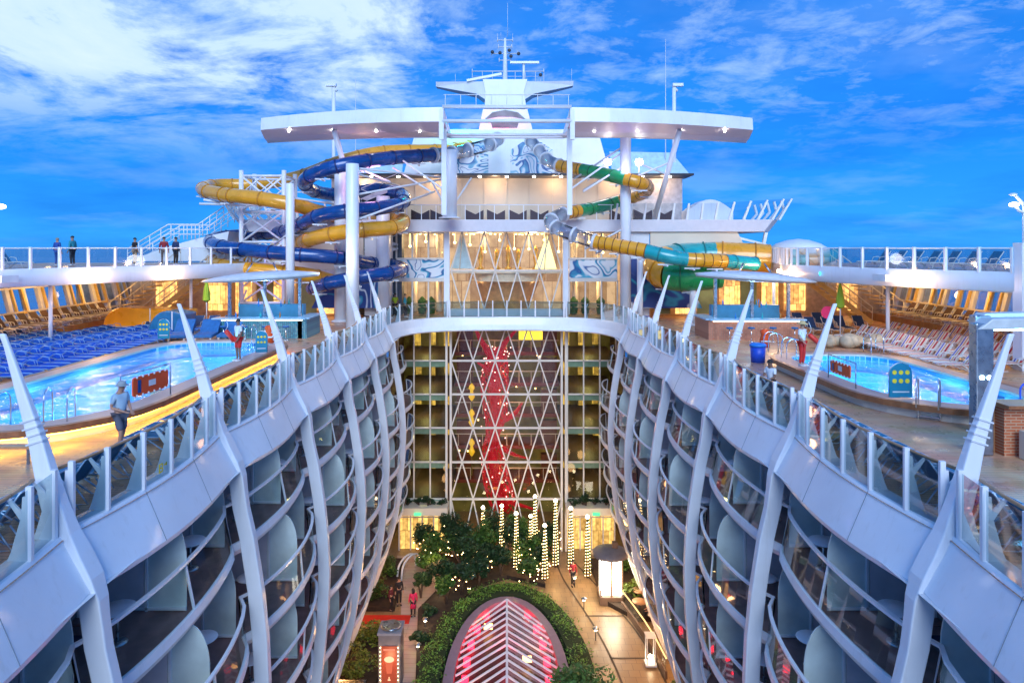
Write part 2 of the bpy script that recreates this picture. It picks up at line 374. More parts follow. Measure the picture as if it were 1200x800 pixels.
def straw(t, H):
    MB().lathe(H+V(0,0,.05),[(.23,-.03),(.235,-.015),(.12,.01),(.108,.07),(.07,.10),(.01,.105)],18).build('straw_hat', mat('straw',(.60,.45,.22),.8), t)
PBLUE = mat('pale_blue_shirt',(.35,.50,.62),.8); WSHIRT = mat('white_shirt',(.72,.74,.78),.8); REDC = mat('red_cloth2',(.62,.02,.015),.8); GREYC = mat('grey_shorts',(.10,.11,.15),.8); BLKC = mat('black_cloth',(.015,.013,.016),.8); TEALC = mat('teal_cloth',(.02,.28,.36),.8); BLUC = mat('blue_cloth',(.02,.08,.35),.8); MAGC = mat('rose_coat',(.70,.02,.10),.7)
figure('man in a pale blue shirt and bucket hat walking behind the left glass railing',(-9.85,17.4,DK),R(70),
       dict(hd=(.0,-.05,1.65),hb=(0,-.03,1.58),el=(-.22,.06,1.14),wl=(-.12,-.18,1.06),er=(.20,-.06,1.16),wr=(.12,-.22,1.04),kl=(-.10,-.14,.52),al=(-.10,-.08,.10),tl=(-.11,-.25,.05),kr=(.10,.02,.50),ar=(.10,.16,.10),tr=(.11,.0,.03)),
       1.78,SKIN,PBLUE,'short',GREYC,True,hat=cap(mat('grey_hat',(.30,.34,.36),.8)))
figure('lifeguard in white shirt and red shorts holding a red rescue tube at the left pool',(-11.25,28.6,DK+.46),R(-35),dict(er=(.24,-.02,1.15),wr=(.20,-.14,.95)),1.75,SKIND,WSHIRT,'short',REDC,True)
figure('lifeguard in straw hat and red trousers with a red rescue tube at the right pool',(11.85,27.4,DK+.46),R(35),dict(el=(-.22,.0,1.16),wl=(-.26,-.20,1.02),er=(.24,-.04,1.18),wr=(.30,-.22,1.05)),1.75,SKIN,WSHIRT,'short',REDC,False,hat=straw)
def tube_float(a,b,label):
    t = thing('rescue_tube', label, 'rescue tube', a, 'red rescue tubes'); a = V(*a); b = V(*b); MB().tube([a,a.lerp(b,.1),a.lerp(b,.9),b],[.04,.10,.10,.04],10).build('float', RED, t); MB().tube(spline([b,b+V(.1,0,.2),b+V(.0,0,.5)],4),.012,5).build('strap', WHITE2, t)
tube_float((-11.45,28.7,DK+1.25),(-11.75,28.5,DK+1.75),'red rescue tube carried by the lifeguard at the left pool')
tube_float((12.45,27.1,DK+1.35),(12.0,27.15,DK+1.75),'red rescue tube carried by the lifeguard at the right pool')
SIT = dict(pel=(0,.1,.45),sp=(0,.12,.66),ch=(0,.10,.88),nk=(0,.08,1.02),hb=(0,.06,1.10),hd=(0,.05,1.18),sl=(-.17,.1,.94),sr=(.17,.1,.94),el=(-.24,.02,.68),er=(.24,.02,.68),wl=(-.16,-.2,.60),wr=(.16,-.2,.60),hl=(-.09,.06,.44),hr=(.09,.06,.44),kl=(-.12,-.36,.48),kr=(.12,-.36,.48),al=(-.12,-.40,.10),ar=(.12,-.40,.10),tl=(-.12,-.56,.04),tr=(.12,-.56,.04))
figure('person in a white shirt sitting on a lounger behind the right glass railing',(9.25,24.1,DK),R(-60),SIT,1.7,SKIND,WSHIRT,'short',BLKC,True)
figure('woman in black and tan at the side deck rail beside the man in red',(-23.0,42.2,UD),R(150),{},1.7,SKIN,BLKC,'short',mat('tan_cloth',(.4,.25,.14),.8),False)
figure('man in a dark red jacket at the left side deck rail',(-21.6,43.0,UD),R(-160),{},1.75,SKIN,mat('wine_cloth',(.30,.02,.03),.8),'long',mat('brown_cloth',(.12,.06,.04),.8),False)
figure('person in a navy jacket beside the man in dark red at the side deck rail',(-21.0,43.3,UD),R(160),{},1.75,SKIN,mat('navy_cloth',(.02,.04,.12),.8),'long',BLKC,False)
figure('person in a bright blue jacket at the left side deck rail',(-27.4,41.6,UD),R(170),{},1.68,SKIN,BLUC,'long',BLUC,False,hair=HAIRG)
figure('person in teal next to the one in bright blue at the rail',(-26.6,41.8,UD),R(-100),{},1.8,SKIN,TEALC,'long',BLKC,False)
figure('woman in a rose red coat standing on the plank path',(-5.85,42.6,0),R(-160),{},1.75,SKIN,MAGC,'long',BLKC,False,shoe=BLKC,hair=HAIR,long_hair=True)
o = [x for x in bpy.data.objects if x.get('label','').startswith('woman in a rose')][0]; m = MB(); m.lathe((0,0,0),[(.20,.55),(.17,.75),(.15,.98)],14,sy=.8); m.build('coat_skirt', MAGC, o)
figure('man in a black suit and white shirt front on the plank path',(-6.95,44.0,0),R(20),{},1.78,SKIN,BLKC,'long',BLKC,False,shoe=BLKC)
figure('person in a dark dress beside the red carpet on the plank path',(-7.35,43.3,0),R(70),{},1.62,SKIN,mat('plum_cloth',(.10,.01,.02),.8),'long',BLKC,False,shoe=BLKC,long_hair=True)
figure('person in a dark red top walking along the right garden path',(4.5,46.5,0),R(10),dict(kl=(-.10,-.14,.50),al=(-.10,-.06,.1),tl=(-.11,-.22,.04),kr=(.10,.04,.5),ar=(.10,.18,.12),tr=(.1,.03,.03)),1.72,SKIN,mat('crimson_cloth',(.25,.01,.02),.8),'long',BLKC,False,shoe=BLKC)
figure('person in green standing inside the glass doors left of the atrium',(-8.4,51.3,DK),R(30),{},1.75,SKIND,mat('lime_top',(.35,.45,.02),.8),'short',BLKC,False)
figure('person in teal walking along the far promenade left of the atrium',(-7.6,50.9,DK),R(100),dict(kl=(-.10,-.14,.50),al=(-.10,-.06,.1),tl=(-.11,-.22,.04)),1.75,SKIN,TEALC,'long',BLKC,False)
SW_ = dict(SIT)
t,_ = figure('swimmer with head and shoulders above the water by the orange board',(-12.6,24.6,DK-.78),R(60),SIT,1.7,SKIN,None,'short',GREYC,True)
figure('diner in a white shirt at a table on the right terrace',(8.9,42.3,0),R(-90),SIT,1.75,SKIN,WSHIRT,'long',BLKC,False)
# ------------------------------------------------------------------ the setting: sea, decks, garden floor
RY = [5.8, 12.3, 18.9, 25.3, 31.8, 38.2, 44.4]
PROF = [(21.45,9.15),(19.5,8.42),(17.8,7.9),(16.5,7.45),(15,7.08),(13.5,6.85),(11.5,6.65),(9.5,6.72),(7.5,6.9),(5.5,7.2),(3.5,7.72),(1.5,8.45),(-.1,9.15)]
def ribx(z):
    for (z1,x1),(z0,x0) in zip(PROF, PROF[1:]):
        if z >= z0: return x0+(x1-x0)*(z-z0)/(z1-z0)
    return PROF[-1][1]
def bays(): return list(zip(RY, RY[1:]))
def edge_line(s, n=8):                                 # deck edge seen from above, side s, camera end first
    pts = []
    for y0, y1 in bays():
        for i in range(n):
            u = i/n; pts.append((s*(7.9-.32*math.sin(PI*u)), y0+(y1-y0)*u))
    corner = [(7.9,44.4),(7.72,46.2),(7.3,47.6),(6.6,48.8),(5.6,49.7),(4.2,50.25),(2.2,50.6),(0,50.7)]
    return pts+[(s*x, y) for x, y in corner]
L_, R_ = edge_line(-1), edge_line(1)
well = [(-7.9,-6)]+L_+R_[::-1][1:]+[(7.9,-6)]
def roundrect(x0,x1,y0,y1,rs,n=6):                      # rs: radii at (x0,y0),(x1,y0),(x1,y1),(x0,y1)
    out = []
    for (cx,cy,sx,sy,a),r in zip(((x0,y0,1,1,PI),(x1,y0,-1,1,1.5*PI),(x1,y1,-1,-1,0),(x0,y1,1,-1,.5*PI)),rs):
        for i in range(n+1):
            t = a+i/n*PI/2; out.append((cx+sx*r+r*math.cos(t), cy+sy*r+r*math.sin(t)))
    return out
POOL_L = roundrect(-16.9,-11.4,17.9,34.6,(2.6,3.2,2,2.2))
POOL_R = roundrect(12.1,16.6,20.4,30.4,(2.8,2.0,1.5,1.5))
def grow(poly, d):
    n = len(poly); out = []
    for i in range(n):
        a = V(*poly[i-1]); b = V(*poly[(i+1)%n]); t = (b-a).normalized(); out.append((poly[i][0]+t.y*d, poly[i][1]-t.x*d))
    return out
struct(MB().sheet([(-31,-6),(31,-6),(31,66),(-31,66)], [well, grow(POOL_L,.1), grow(POOL_R,.1)], DK).build('pool_deck', DECKW))
SEA = mat('sea_water', (.01,.05,.12), .15, var=.3, scale=.02, bump=.5, bscale=.25)
struct(MB().quad((-30000,-30000,-28),(30000,-30000,-28),(30000,30000,-28),(-30000,30000,-28)).build('sea', SEA))
PAVE = tiles('gold_paving', (.32,.21,.11), (.26,.17,.09), .6,.6,(.16,.10,.06),.012,.35)
struct(MB().quad((-12,-8,0),(12,-8,0),(12,64,0),(-12,64,0)).build('garden_floor', PAVE))

# pools
def tile_mat():
    m, N, L, b = nodes('pool_tiles')
    tc = N.new('ShaderNodeTexCoord'); v = N.new('ShaderNodeTexVoronoi'); v.inputs['Scale'].default_value = 1.3
    n = N.new('ShaderNodeTexNoise'); n.inputs['Scale'].default_value = 1.2; n.inputs['Detail'].default_value = 3
    L.new(tc.outputs['Object'], n.inputs['Vector'])
    r = N.new('ShaderNodeValToRGB'); r.color_ramp.elements[0].color = (.01,.30,.62,1); r.color_ramp.elements[1].color = (.02,.46,.76,1)
    L.new(n.outputs['Fac'], r.inputs['Fac']); L.new(r.outputs[0], b.inputs['Base Color']); b.inputs['Roughness'].default_value = .5
    return m
def water_mat():
    m = bpy.data.materials.new('pool_water'); m.use_nodes = True; N = m.node_tree.nodes; L = m.node_tree.links; N.clear()
    o = N.new('ShaderNodeOutputMaterial'); t = N.new('ShaderNodeBsdfTransparent'); g = N.new('ShaderNodeBsdfGlossy'); x = N.new('ShaderNodeMixShader')
    t.inputs['Color'].default_value = (.45,.90,1,1); g.inputs['Roughness'].default_value = .04; g.inputs['Color'].default_value = (1,1,1,1)
    tc = N.new('ShaderNodeTexCoord'); n = N.new('ShaderNodeTexNoise'); n.inputs['Scale'].default_value = 1.7; n.inputs['Detail'].default_value = 5; n.inputs['Distortion'].default_value = .8
    L.new(tc.outputs['Object'], n.inputs['Vector']); bp = N.new('ShaderNodeBump'); bp.inputs['Strength'].default_value = .9; bp.inputs['Distance'].default_value = .16
    L.new(n.outputs['Fac'], bp.inputs['Height']); L.new(bp.outputs[0], g.inputs['Normal'])
    fr = N.new('ShaderNodeFresnel'); fr.inputs['IOR'].default_value = 1.5; L.new(bp.outputs[0], fr.inputs['Normal'])
    L.new(fr.outputs[0], x.inputs[0]); L.new(t.outputs[0], x.inputs[1]); L.new(g.outputs[0], x.inputs[2]); L.new(x.outputs[0], o.inputs['Surface'])
    return m
PT, PW = tile_mat(), water_mat()
LED = lamp('led_strip', (1,.50,.05), 13)
PWALL = mat('pool_outer_wall', (.75,.70,.60), .5, var=.05)
def pool(poly, side, label, led):
    c = V(sum(p[0] for p in poly)/len(poly), sum(p[1] for p in poly)/len(poly), DK)
    t = thing('swimming_pool', label, 'pool', c)
    def ring(m, off0, z0, off1, z1): m.loft([[V(x,y,z0) for x,y in grow(poly,off0)], [V(x,y,z1) for x,y in grow(poly,off1)]])
    b = MB(); ring(b, 0, DK+.45, 0, DK-1.5); b.sheet(poly, [], DK-1.5)
    # underwater ledge all round
    ring(b, 0, DK-.25, -.5, DK-.25); ring(b, -.5, DK-.25, -.5, DK-1.5); b.build('basin', PT, t)
    b = MB().sheet(grow(poly,.01), [], DK+.30); b.build('water', PW, t)
    b = MB(); ring(b, -.05, DK+.46, .62, DK+.46); ring(b, -.05, DK+.46, -.05, DK+.38); b.build('coping', STONE, t)
    b = MB(); ring(b, -.06, DK+.38, -.06, DK+.06); b.build('waterline_tiles', tiles('waterline_mosaic',(.02,.16,.42),(.06,.34,.55),.2,.2,(.5,.6,.65),.012,.25,(PI/2,0,0),0.), t)
    b = MB(); ring(b, .62, DK+.46, .80, DK+.46); ring(b, .80, DK+.46, .80, DK+.28); ring(b, .80, DK+.28, .55, DK+.28); b.build('teak_rim', TEAK, t)
    b = MB(); ring(b, .55, DK+.30, .55, DK); b.build('outer_wall', PWALL, t)
    if led:
        b = MB(); pts = [V(x,y,DK+.24) for x,y in grow(poly,.63)]; b.tube(pts, .035, 6, closed=True); b.build('light_strip', LED, t)
    return t
pl = pool(POOL_L, -1, 'turquoise swimming pool on the left deck with a glowing yellow rim', True)
pr = pool(POOL_R, 1, 'smaller turquoise swimming pool on the right deck with a white rim wall', False)
for y in (20,24,28,32): light('pool_light', (-14,y,DK-.7), (.25,.80,1), 150, .3)
for y in (22,25.5,29): light('pool_light', (14.2,y,DK-.7), (.25,.80,1), 120, .3)

# ------------------------------------------------------------------ balcony facades with ribs and deck fascia
LV = [14.7,12.2,9.7,7.2,4.7]
BB = bays()+[(44.4,50.2)]
WX = 9.7
def front(s, y0, y1, z, off=0., n=14, amp=None):
    base = ribx(z)+.55; a = (.5 if z > 14 else .72) if amp is None else amp; out = []
    for i in range(n+1):
        u = i/n; y = y0+(y1-y0)*u; out.append((s*(base-a*math.sin(PI*u)**.6-off), y))
    return out
def strips(rings):                                     # rounded along, crisp across
    m = MB()
    for j in range(len(rings[0])-1): m.loft([[r[j] for r in rings],[r[j+1] for r in rings]], False, True)
    return m
CUR = mat('curtain_beige', (.42,.36,.28), .8, var=.2, scale=3)
LIT = lamp('lit_cabin_lamp', (1,.60,.22), 3.0)
REDL = lamp('red_glow', (1,.05,.05), 4)
rr = random.Random(5)
for s, side in ((-1,'left'),(1,'right')):
    F = thing('balcony_facade', 'curved white facade of glass balconies on the %s side of the garden well' % side, 'facade', (s*9,25,0))
    # the fascia band under the deck edge, bay by bay
    for bi,(y0,y1) in enumerate(bays()):
        rings = []
        for i in range(13):
            u = i/12; q = math.sin(PI*u); y = y0+(y1-y0)*u
            xt = 7.95-.32*q; xb = 7.42-.22*q; zb = 16.86-.14*q
            rings.append([V(s*(xt+.5),y,DK+.02), V(s*(xt+.28),y,DK+.06), V(s*(xt+.03),y,DK+.06), V(s*xt,y,DK+.03), V(s*xb,y,zb+.05), V(s*(xb+.02),y,zb-.05), V(s*(xb+.7),y,zb-.05)])
        fa = strips(rings).build('fascia', WHITE, F)
        for i in (4,8):
            r = rings[i]; n_ = V(-s*.9,0,.35)*.004; MB().beam(r[3]+n_,r[4]+n_,.012,.006,up=(0,1,0)).build('panel_joint', GREYP, fa)
    # ribs
    for ri, y in enumerate(RY):
        zs = [21.45,21.2,20.3,19.5,18.9,18.4,17.9,17.5,17.1,16.7,16.3,15.8,15,13.5,12.2,11,9.5,8.3,7,5.5,4.3,3,1.5,-.1]
        rings = []
        for z in zs:
            x = ribx(z)-.12-.17*math.exp(-((z-17.0)/.75)**2); k = 1. if z < 18.2 else max(.28, 1-(z-18.2)/4.2)
            fl = .16*math.exp(-((z-17.3)/.6)**2)           # the flare where it meets the band
            w = (.27*k+fl)/2; d = .42*k
            rings.append([V(s*x,y-w,z), V(s*x,y+w,z), V(s*(x+d),y+w*.8,z), V(s*(x+d),y-w*.8,z)])
        rb = MB().loft(rings, True, False, True).build('rib', WHITE, F, bevel=.03)
        if ri:
            c = MB()
            for k in range(4):
                z = 19.9-.13*k; x = ribx(z); kk = 1-(z-18.2)/4.2; dd = .42*kk; c.box((s*(x-.12+dd/2),y,z), (dd+.03,.27*kk+.03,.03), ry=s*.3)
            c.build('rib_clamp', WHITE2, rb)
    # wall behind, ceiling of the topmost balconies
    MB().quad((s*WX,5,-.0),(s*WX,50.5,0),(s*WX,50.5,DK-.02),(s*WX,5,DK-.02)).build('rear_wall', DIV2, F)
    MB().quad((s*7.3,5,16.86),(s*WX,5,16.86),(s*WX,50.5,16.86),(s*7.3,50.5,16.86)).build('soffit', WHITE2, F)
    for li, z in enumerate(LV):
        ceil = 16.85 if li == 0 else LV[li-1]-.30
        for bi,(y0,y1) in enumerate(BB):
            f = front(s,y0,y1,z)
            m = MB(); k = len(f)
            top = [V(x,y,z) for x,y in f]; wt = [V(s*WX,y,z) for x,y in f]
            m.mi = 1; m.loft([wt, [V(x+s*.08,y,z) for x,y in f]], False)
            m.mi = 0
            m.loft([[V(x+s*.08,y,z) for x,y in f],[V(x+s*.08,y,z+.07) for x,y in f],[V(x,y,z+.07) for x,y in f],[V(x-s*.03,y,z-.12) for x,y in f],[V(x+s*.05,y,z-.27) for x,y in f],[V(s*WX,y,z-.27) for x,y in f]], False)
            B = m.build('balcony', [WHITE, MAROON], F)
            h = front(s,y0,y1,z,.0); dx = (ribx(z+1.1)-ribx(z))*s
            hr = MB(); pts = [V(x+dx,y,z+1.12) for x,y in h]
            hr.loft([[p+V(-.045,0,.03),p+V(.045,0,.03),p+V(.045,0,-.03),p+V(-.045,0,-.03)] for p in pts], True, False, True)
            for i in (0,7,14):
                x,y = h[i]; hr.beam((x+s*.05,y,z),(x+dx+s*.03,y,z+1.1),.05,.05)
            hr.build('handrail', WHITE, B)
            MB().loft([[V(x+s*.04,y,z+.08) for x,y in h],[V(x+dx+s*.02,y,z+1.09) for x,y in h]], False).build('glass_panel', GBALC, B)
            # dividers: one near the rib, one in the middle; two panels each, outer one with a rounded shoulder
            for q in ((0,7) if bi < 6 else (0,)):
                x = abs(f[q][0])+.25; y = f[q][1]+.02; H = ceil-.02
                mid = x+.80; r = min(1.15, WX-x-1.3+.6)
                o = [(WX-.02,z),(x,z),(x,H-1.0)]
                rz = 1.0
                for a in range(1,9):
                    t = a/8*PI/2; o.append((x+(1-math.cos(t))*.48, H-1.0+rz*math.sin(t)))
                o.append((WX-.02,H))
                d = MB(); d.extr([V(s*px,y,pz) for px,pz in o], (0,.03,0)); D = d.build('divider', DIV, B)
                fr = MB(); fr.beam((s*(mid+.1),y-.02,z),(s*(mid+.1),y-.02,H),.05,.05); fr.beam((s*(WX-.1),y-.02,z+.06),(s*x,y-.02,z+.06),.05,.05)
                fr.build('frame', WHITE2, D)
                MB().box((s*(WX+mid+.1)/2,y-.012,(z+H)/2),(WX-mid-.22,.02,H-z-.06)).build('inner_panel', DIV2, D)
            # cabin doors in the rear wall
            for q in range(2):
                ya = y0+(y1-y0)*q/2+.3; yb = y0+(y1-y0)*(q+1)/2-.25
                lit = rr.random() < .3
                w = MB(); w.box((s*(WX-.03),(ya+yb)/2,z+1.05),(.04,yb-ya,2.05)); W = w.build('cabin_window', CABIN, B)
                fr = MB()
                for yy in (ya,(ya+yb)/2,yb): fr.box((s*(WX-.07),yy,z+1.05),(.05,.06,2.1))
                fr.box((s*(WX-.07),(ya+yb)/2,z+2.1),(.05,yb-ya,.06)); fr.build('frame', WHITE2, W)
                if lit: MB().box((s*(WX-.075),(ya*2+yb)/3,z+1.5),(.03,.35,.22)).build('lamp', LIT, W)
    # ground floor below the balconies: shops and restaurants, warmly lit
    for bi,(y0,y1) in enumerate(BB[1:]):
        m = MB(); m.box((s*(WX-.05),(y0+y1)/2,2.1),(.06,y1-y0-.8,2.9)); W = m.build('shop_window', interior('shop_glow', (.12,.02,.01), (1,.50,.14), 1.6, axis='X'), F)
        fr = MB()
        for k in range(5): fr.box((s*(WX-.12),y0+.4+(y1-y0-.8)*k/4,2.1),(.08,.09,3.0))
        fr.box((s*(WX-.12),(y0+y1)/2,3.6),(.1,y1-y0-.7,.12)); fr.build('frame', DARKG, W)
        MB().extr([(s*WX,y0+.3,3.75),(s*(WX-1.5),y0+.3,3.35),(s*(WX-1.5),y0+.3,3.15),(s*WX,y0+.3,3.5)], (0,y1-y0-.6,0)).build('awning', mat('red_awning',(.45,.03,.02),.7) if bi % 2 == 0 else CREAM, F)

# ------------------------------------------------------------------ glass railings along the pool deck edge
def edge_pts(s, y0, y1, n):
    return [V(s*(7.9-.32*math.sin(PI*i/n)+.10), y0+(y1-y0)*i/n, DK+.06) for i in range(n+1)]
def rail_post(p, out, parent, h=1.22):
    """white post with its fin-shaped bracket and arm; out = unit vector away from the well"""
    o = Vector(out); q = V(-o.y,o.x,0)
    m = MB()
    m.beam(p, p+V(0,0,h), .07,.10, up=o)
    w = .02
    fin = [p+o*.06+V(0,0,.0), p+o*.36, p+o*.30+V(0,0,.14), p+o*.13+V(0,0,.72), p+o*.11+V(0,0,h*.86), p+o*.05+V(0,0,h*.86)]
    m.extr([a-q*w for a in fin], q*2*w)
    arm = [p+o*.14+V(0,0,.66), p+o*.36+V(0,0,.98), p+o*.36+V(0,0,1.05), p+o*.12+V(0,0,.80)]
    m.extr([a-q*w for a in arm], q*2*w)
    return m.build('post', WHITE, parent)
def railing(pts, outs, label, cat='railing', hand=HANDW, h=1.22, group=None, name='glass_railing', gm=GRAIL, hand_in=.36):
    t = thing(name, label, cat, pts[len(pts)//2], group)
    for i, p in enumerate(pts): rail_post(p, outs[i], t, h)
    for i in range(len(pts)-1):
        a, b = pts[i], pts[i+1]; d = (b-a).normalized()*.06
        MB().quad(a+d+V(0,0,.03), b-d+V(0,0,.03), b-d+V(0,0,h-.04), a+d+V(0,0,h-.04)).build('glass_panel', gm, t)
    m = MB(); m.tube([p+Vector(o)*hand_in+V(0,0,1.04) for p, o in zip(pts, outs)], .033, 8); m.build('handrail', hand, t)
    return t
BN = ['nearest bay','second bay from the camera','third bay from the camera','fourth bay from the camera','fifth bay from the camera','farthest bay before the curve']
for s, side in ((-1,'left'),(1,'right')):
    for bi,(y0,y1) in enumerate(bays()):
        pts = edge_pts(s,y0,y1,6)[(0 if bi == 0 else 0):]
        pts = [p+V(0,.25 if i == 0 else (-.25 if i == 6 else 0),0) for i,p in enumerate(pts)]
        t = railing(pts, [V(s,0,0)]*7, 'glass railing with white fin posts on the %s deck edge, %s' % (side, BN[bi]), group='glass railings along the deck edges')
        if s < 0 and bi == 1:  # reflection of a yellow sign in the glass, built as thin bars
            p0 = pts[2]; m = MB()
            x = p0.x+.03
            def bar(y,z,w,h_): m.box((x,y,z),(.012,w,h_))
            y = p0.y+.62; z = DK+.30
            bar(y,z,.035,.20); bar(y+.07,z+.085,.11,.03); bar(y+.07,z,.11,.03); bar(y+.07,z-.085,.11,.03); bar(y+.13,z+.045,.03,.06); bar(y+.13,z-.045,.03,.06)
            bar(y+.24,z+.03,.07,.03); bar(y+.30,z+.03,.04,.07)
            m.build('letter_reflection', YSIGN, t)
corner = [(7.95,44.7),(7.85,45.9),(7.45,47.4),(6.75,48.6),(5.7,49.65),(4.4,50.28)]
for s, side in ((-1,'left'),(1,'right')):
    pts = [V(s*x,y,DK+.06) for x,y in corner]; outs = []
    for i in range(len(pts)):
        a = pts[max(i-1,0)]; b = pts[min(i+1,len(pts)-1)]; d = (b-a).normalized(); outs.append(V(s*abs(d.y), abs(d.x), 0).normalized())
    railing(pts, outs, 'curved corner glass railing at the far %s end of the deck edge' % side, group='glass railings along the deck edges')
xs = [-4.2,-3.15,-2.1,-1.05,0,1.05,2.1,3.15,4.2]
railing([V(x,50.28+(4.4-abs(x))*.1,DK+.06) for x in xs], [V(0,1,0)]*len(xs), 'straight glass railing in front of the glass atrium at the far end', group='glass railings along the deck edges')
# ------------------------------------------------------------------ forward building: atrium front, decks above, roofs
GOLDW = mat('gold_wall', (.22,.21,.06), .5, var=.5, scale=.6)
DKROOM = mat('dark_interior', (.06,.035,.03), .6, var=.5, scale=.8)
GRNSLAB = mat('slab_edge_green', (.32,.52,.42), .4)
MULL = mat('cream_mullion', (.72,.66,.58), .45, var=.05)
GINT = glass('atrium_glass', (.72,.72,.66), .10)
WARMC = lamp('ceiling_lamp', (1,.62,.20), 9)
WARMY = lamp('gold_sign_lamp', (1,.72,.05), 1.6)
FB = thing('atrium_building', 'forward building with a tall glass atrium front between cream deck levels', 'building', (0,52,0))
FY = 52.0
zb = [17.0,14.4,11.85,9.3,6.7,3.9]
# far fascia band following the curve of the deck edge
rings = []
cc = [(7.9,44.4),(7.85,45.3),(7.72,46.2),(7.55,46.9),(7.3,47.6),(7.0,48.2),(6.6,48.8),(6.15,49.3),(5.6,49.7),(4.95,50.0),(4.2,50.25),(3.2,50.45),(2.2,50.6),(1.1,50.67),(0,50.7)]
cl_ = [(-x,y) for x,y in cc]+[(x,y) for x,y in cc[::-1][1:]]
for i,(x,y) in enumerate(cl_):
    a = V(*cl_[max(i-1,0)]); b = V(*cl_[min(i+1,len(cl_)-1)]); d = (b-a).normalized(); o = V(-d.y,d.x,0); p = V(x,y,0); Z = V(0,0,1)
    rings.append([p+o*.5+Z*(DK+.02), p+o*.28+Z*(DK+.06), p+o*.02+Z*(DK+.06), p-o*.05+Z*(DK-.02), p-o*.16+Z*17.3, p-o*.37+Z*16.94, p-o*.30+Z*16.86, p+o*1.5+Z*16.86])
m = MB()
for j in range(len(rings[0])-1): m.loft([[r[j] for r in rings],[r[j+1] for r in rings]], False, True)
m.build('fascia', WHITE, FB)
MB().box((0,51.4,16.9),(17,1.6,.08)).build('soffit', CREAM, FB)
def lattice(zs, x0, x1, n, phase, y, name='lattice_frame'):
    """triangulated mullions: nodes alternate by half a pitch from level to level"""
    m = MB(); st = (x1-x0)/n
    def nodes_(k): 
        return [x0+st*i for i in range(n+1)] if (k+phase) % 2 == 0 else [x0]+[x0+st*(i+.5) for i in range(n)]+[x1]
    for k in range(len(zs)-1):
        full = nodes_(k) if (k+phase) % 2 == 0 else nodes_(k+1)
        half = nodes_(k+1)[1:-1] if (k+phase) % 2 == 0 else nodes_(k)[1:-1]
        zf, zh = (zs[k], zs[k+1]) if (k+phase) % 2 == 0 else (zs[k+1], zs[k])
        for i, hx in enumerate(half):
            m.beam((full[i],y,zf),(hx,y,zh),.09,.12,up=(0,1,0)); m.beam((full[i+1],y,zf),(hx,y,zh),.09,.12,up=(0,1,0))
    return m
zl = zb+[0.]
lattice(zl, -4.25, 4.15, 5, 1, FY-.05).build('lattice_frame', MULL, FB)
for z in zb[1:]: MB().box((-.05,FY-.07,z),(8.4,.16,.13)).build('transom', MULL, FB)
for x in (-4.42,4.32):
    for o_ in (-.16,.16): MB().box((x+o_,FY-.12,8.4),(.16,.34,17)).build('jamb', MULL, FB)
MB().quad((-4.3,FY,0),(4.2,FY,0),(4.2,FY,16.9),(-4.3,FY,16.9)).build('atrium_glass', GINT, FB)
for s in (-1,1):
    xa, xb = (4.6,8.3)
    for li in range(5):
        z1 = zb[li]-(.0 if li else 0); z0 = zb[li+1]
        m = MB()
        for k in range(4): m.box((s*(xa+(xb-xa)*k/3),FY-.05,(z0+z1)/2),(.10,.16,z1-z0))
        m.box((s*(xa+xb)/2,FY-.06,z0),(xb-xa,.14,.10)); 
        W = m.build('window_frame', MULL, FB)
        MB().quad((s*xa,FY,z0),(s*xb,FY,z0),(s*xb,FY,z1),(s*xa,FY,z1)).build('pane', GINT, W)
        MB().box((s*(xa+xb)/2,FY+.06,z0-.28),(xb-xa,.05,.42)).build('slab_edge', GRNSLAB, W)
    # planter ledge and entrance below
    MB().box((s*6.4,FY-.75,3.45),(4.0,1.5,.55)).build('planter_ledge', CREAM, FB)
    D = MB().box((s*6.4,FY+.1,1.5),(3.6,.06,2.9)).build('entrance_glass', interior('entrance_glow',(.16,.07,.01),(1,.60,.16),1.1), FB)
    m = MB()
    for k in range(5): m.box((s*(4.7+3.5*k/4),FY-.02,1.5),(.10,.12,3))
    m.box((s*6.4,FY-.02,2.5),(3.6,.1,.08)); m.build('door_frame', MULL, D)
    MB().box((s*6.6,FY-1.6,3.32),(.5,.08,.2)).build('exit_sign', lamp('green_sign',(.1,.9,.3),1.2), FB)
# rooms behind the glass
for li, z in enumerate(zb[1:]):
    MB().box((0,56.2,z-.10),(17,7.6,.2)).build('floor_slab', DKROOM, FB) if li in () else None
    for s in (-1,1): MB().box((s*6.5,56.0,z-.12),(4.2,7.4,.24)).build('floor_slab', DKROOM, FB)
    m = MB()
    for s in (-1,1):
        for k in range(5): m.box((s*(4.9+.8*k+rr.random()*.3),52.9+rr.random()*4,(zb[li])-.32),(.10,.10,.03))
    m.each('downlight', WARMC, FB)
    for s in (-1,1):
        m = MB()
        for k in range(3): m.box((s*(5.1+k*1.25),58+rr.random(),z+1.1),(.5,.05,1.7))
        m.each('wall_panel', interior('room_panel_glow',(.10,.05,.01),(.95,.60,.10),.8,1.7), FB)  # warm room light put into the panels as emission
MB().quad((-10,59.6,0),(10,59.6,0),(10,59.6,17),(-10,59.6,17)).build('back_wall', GOLDW, FB)
for s in (-1,1): MB().quad((s*9,52,0),(s*9,60,0),(s*9,60,17),(s*9,52,17)).build('side_wall', DKROOM, FB)
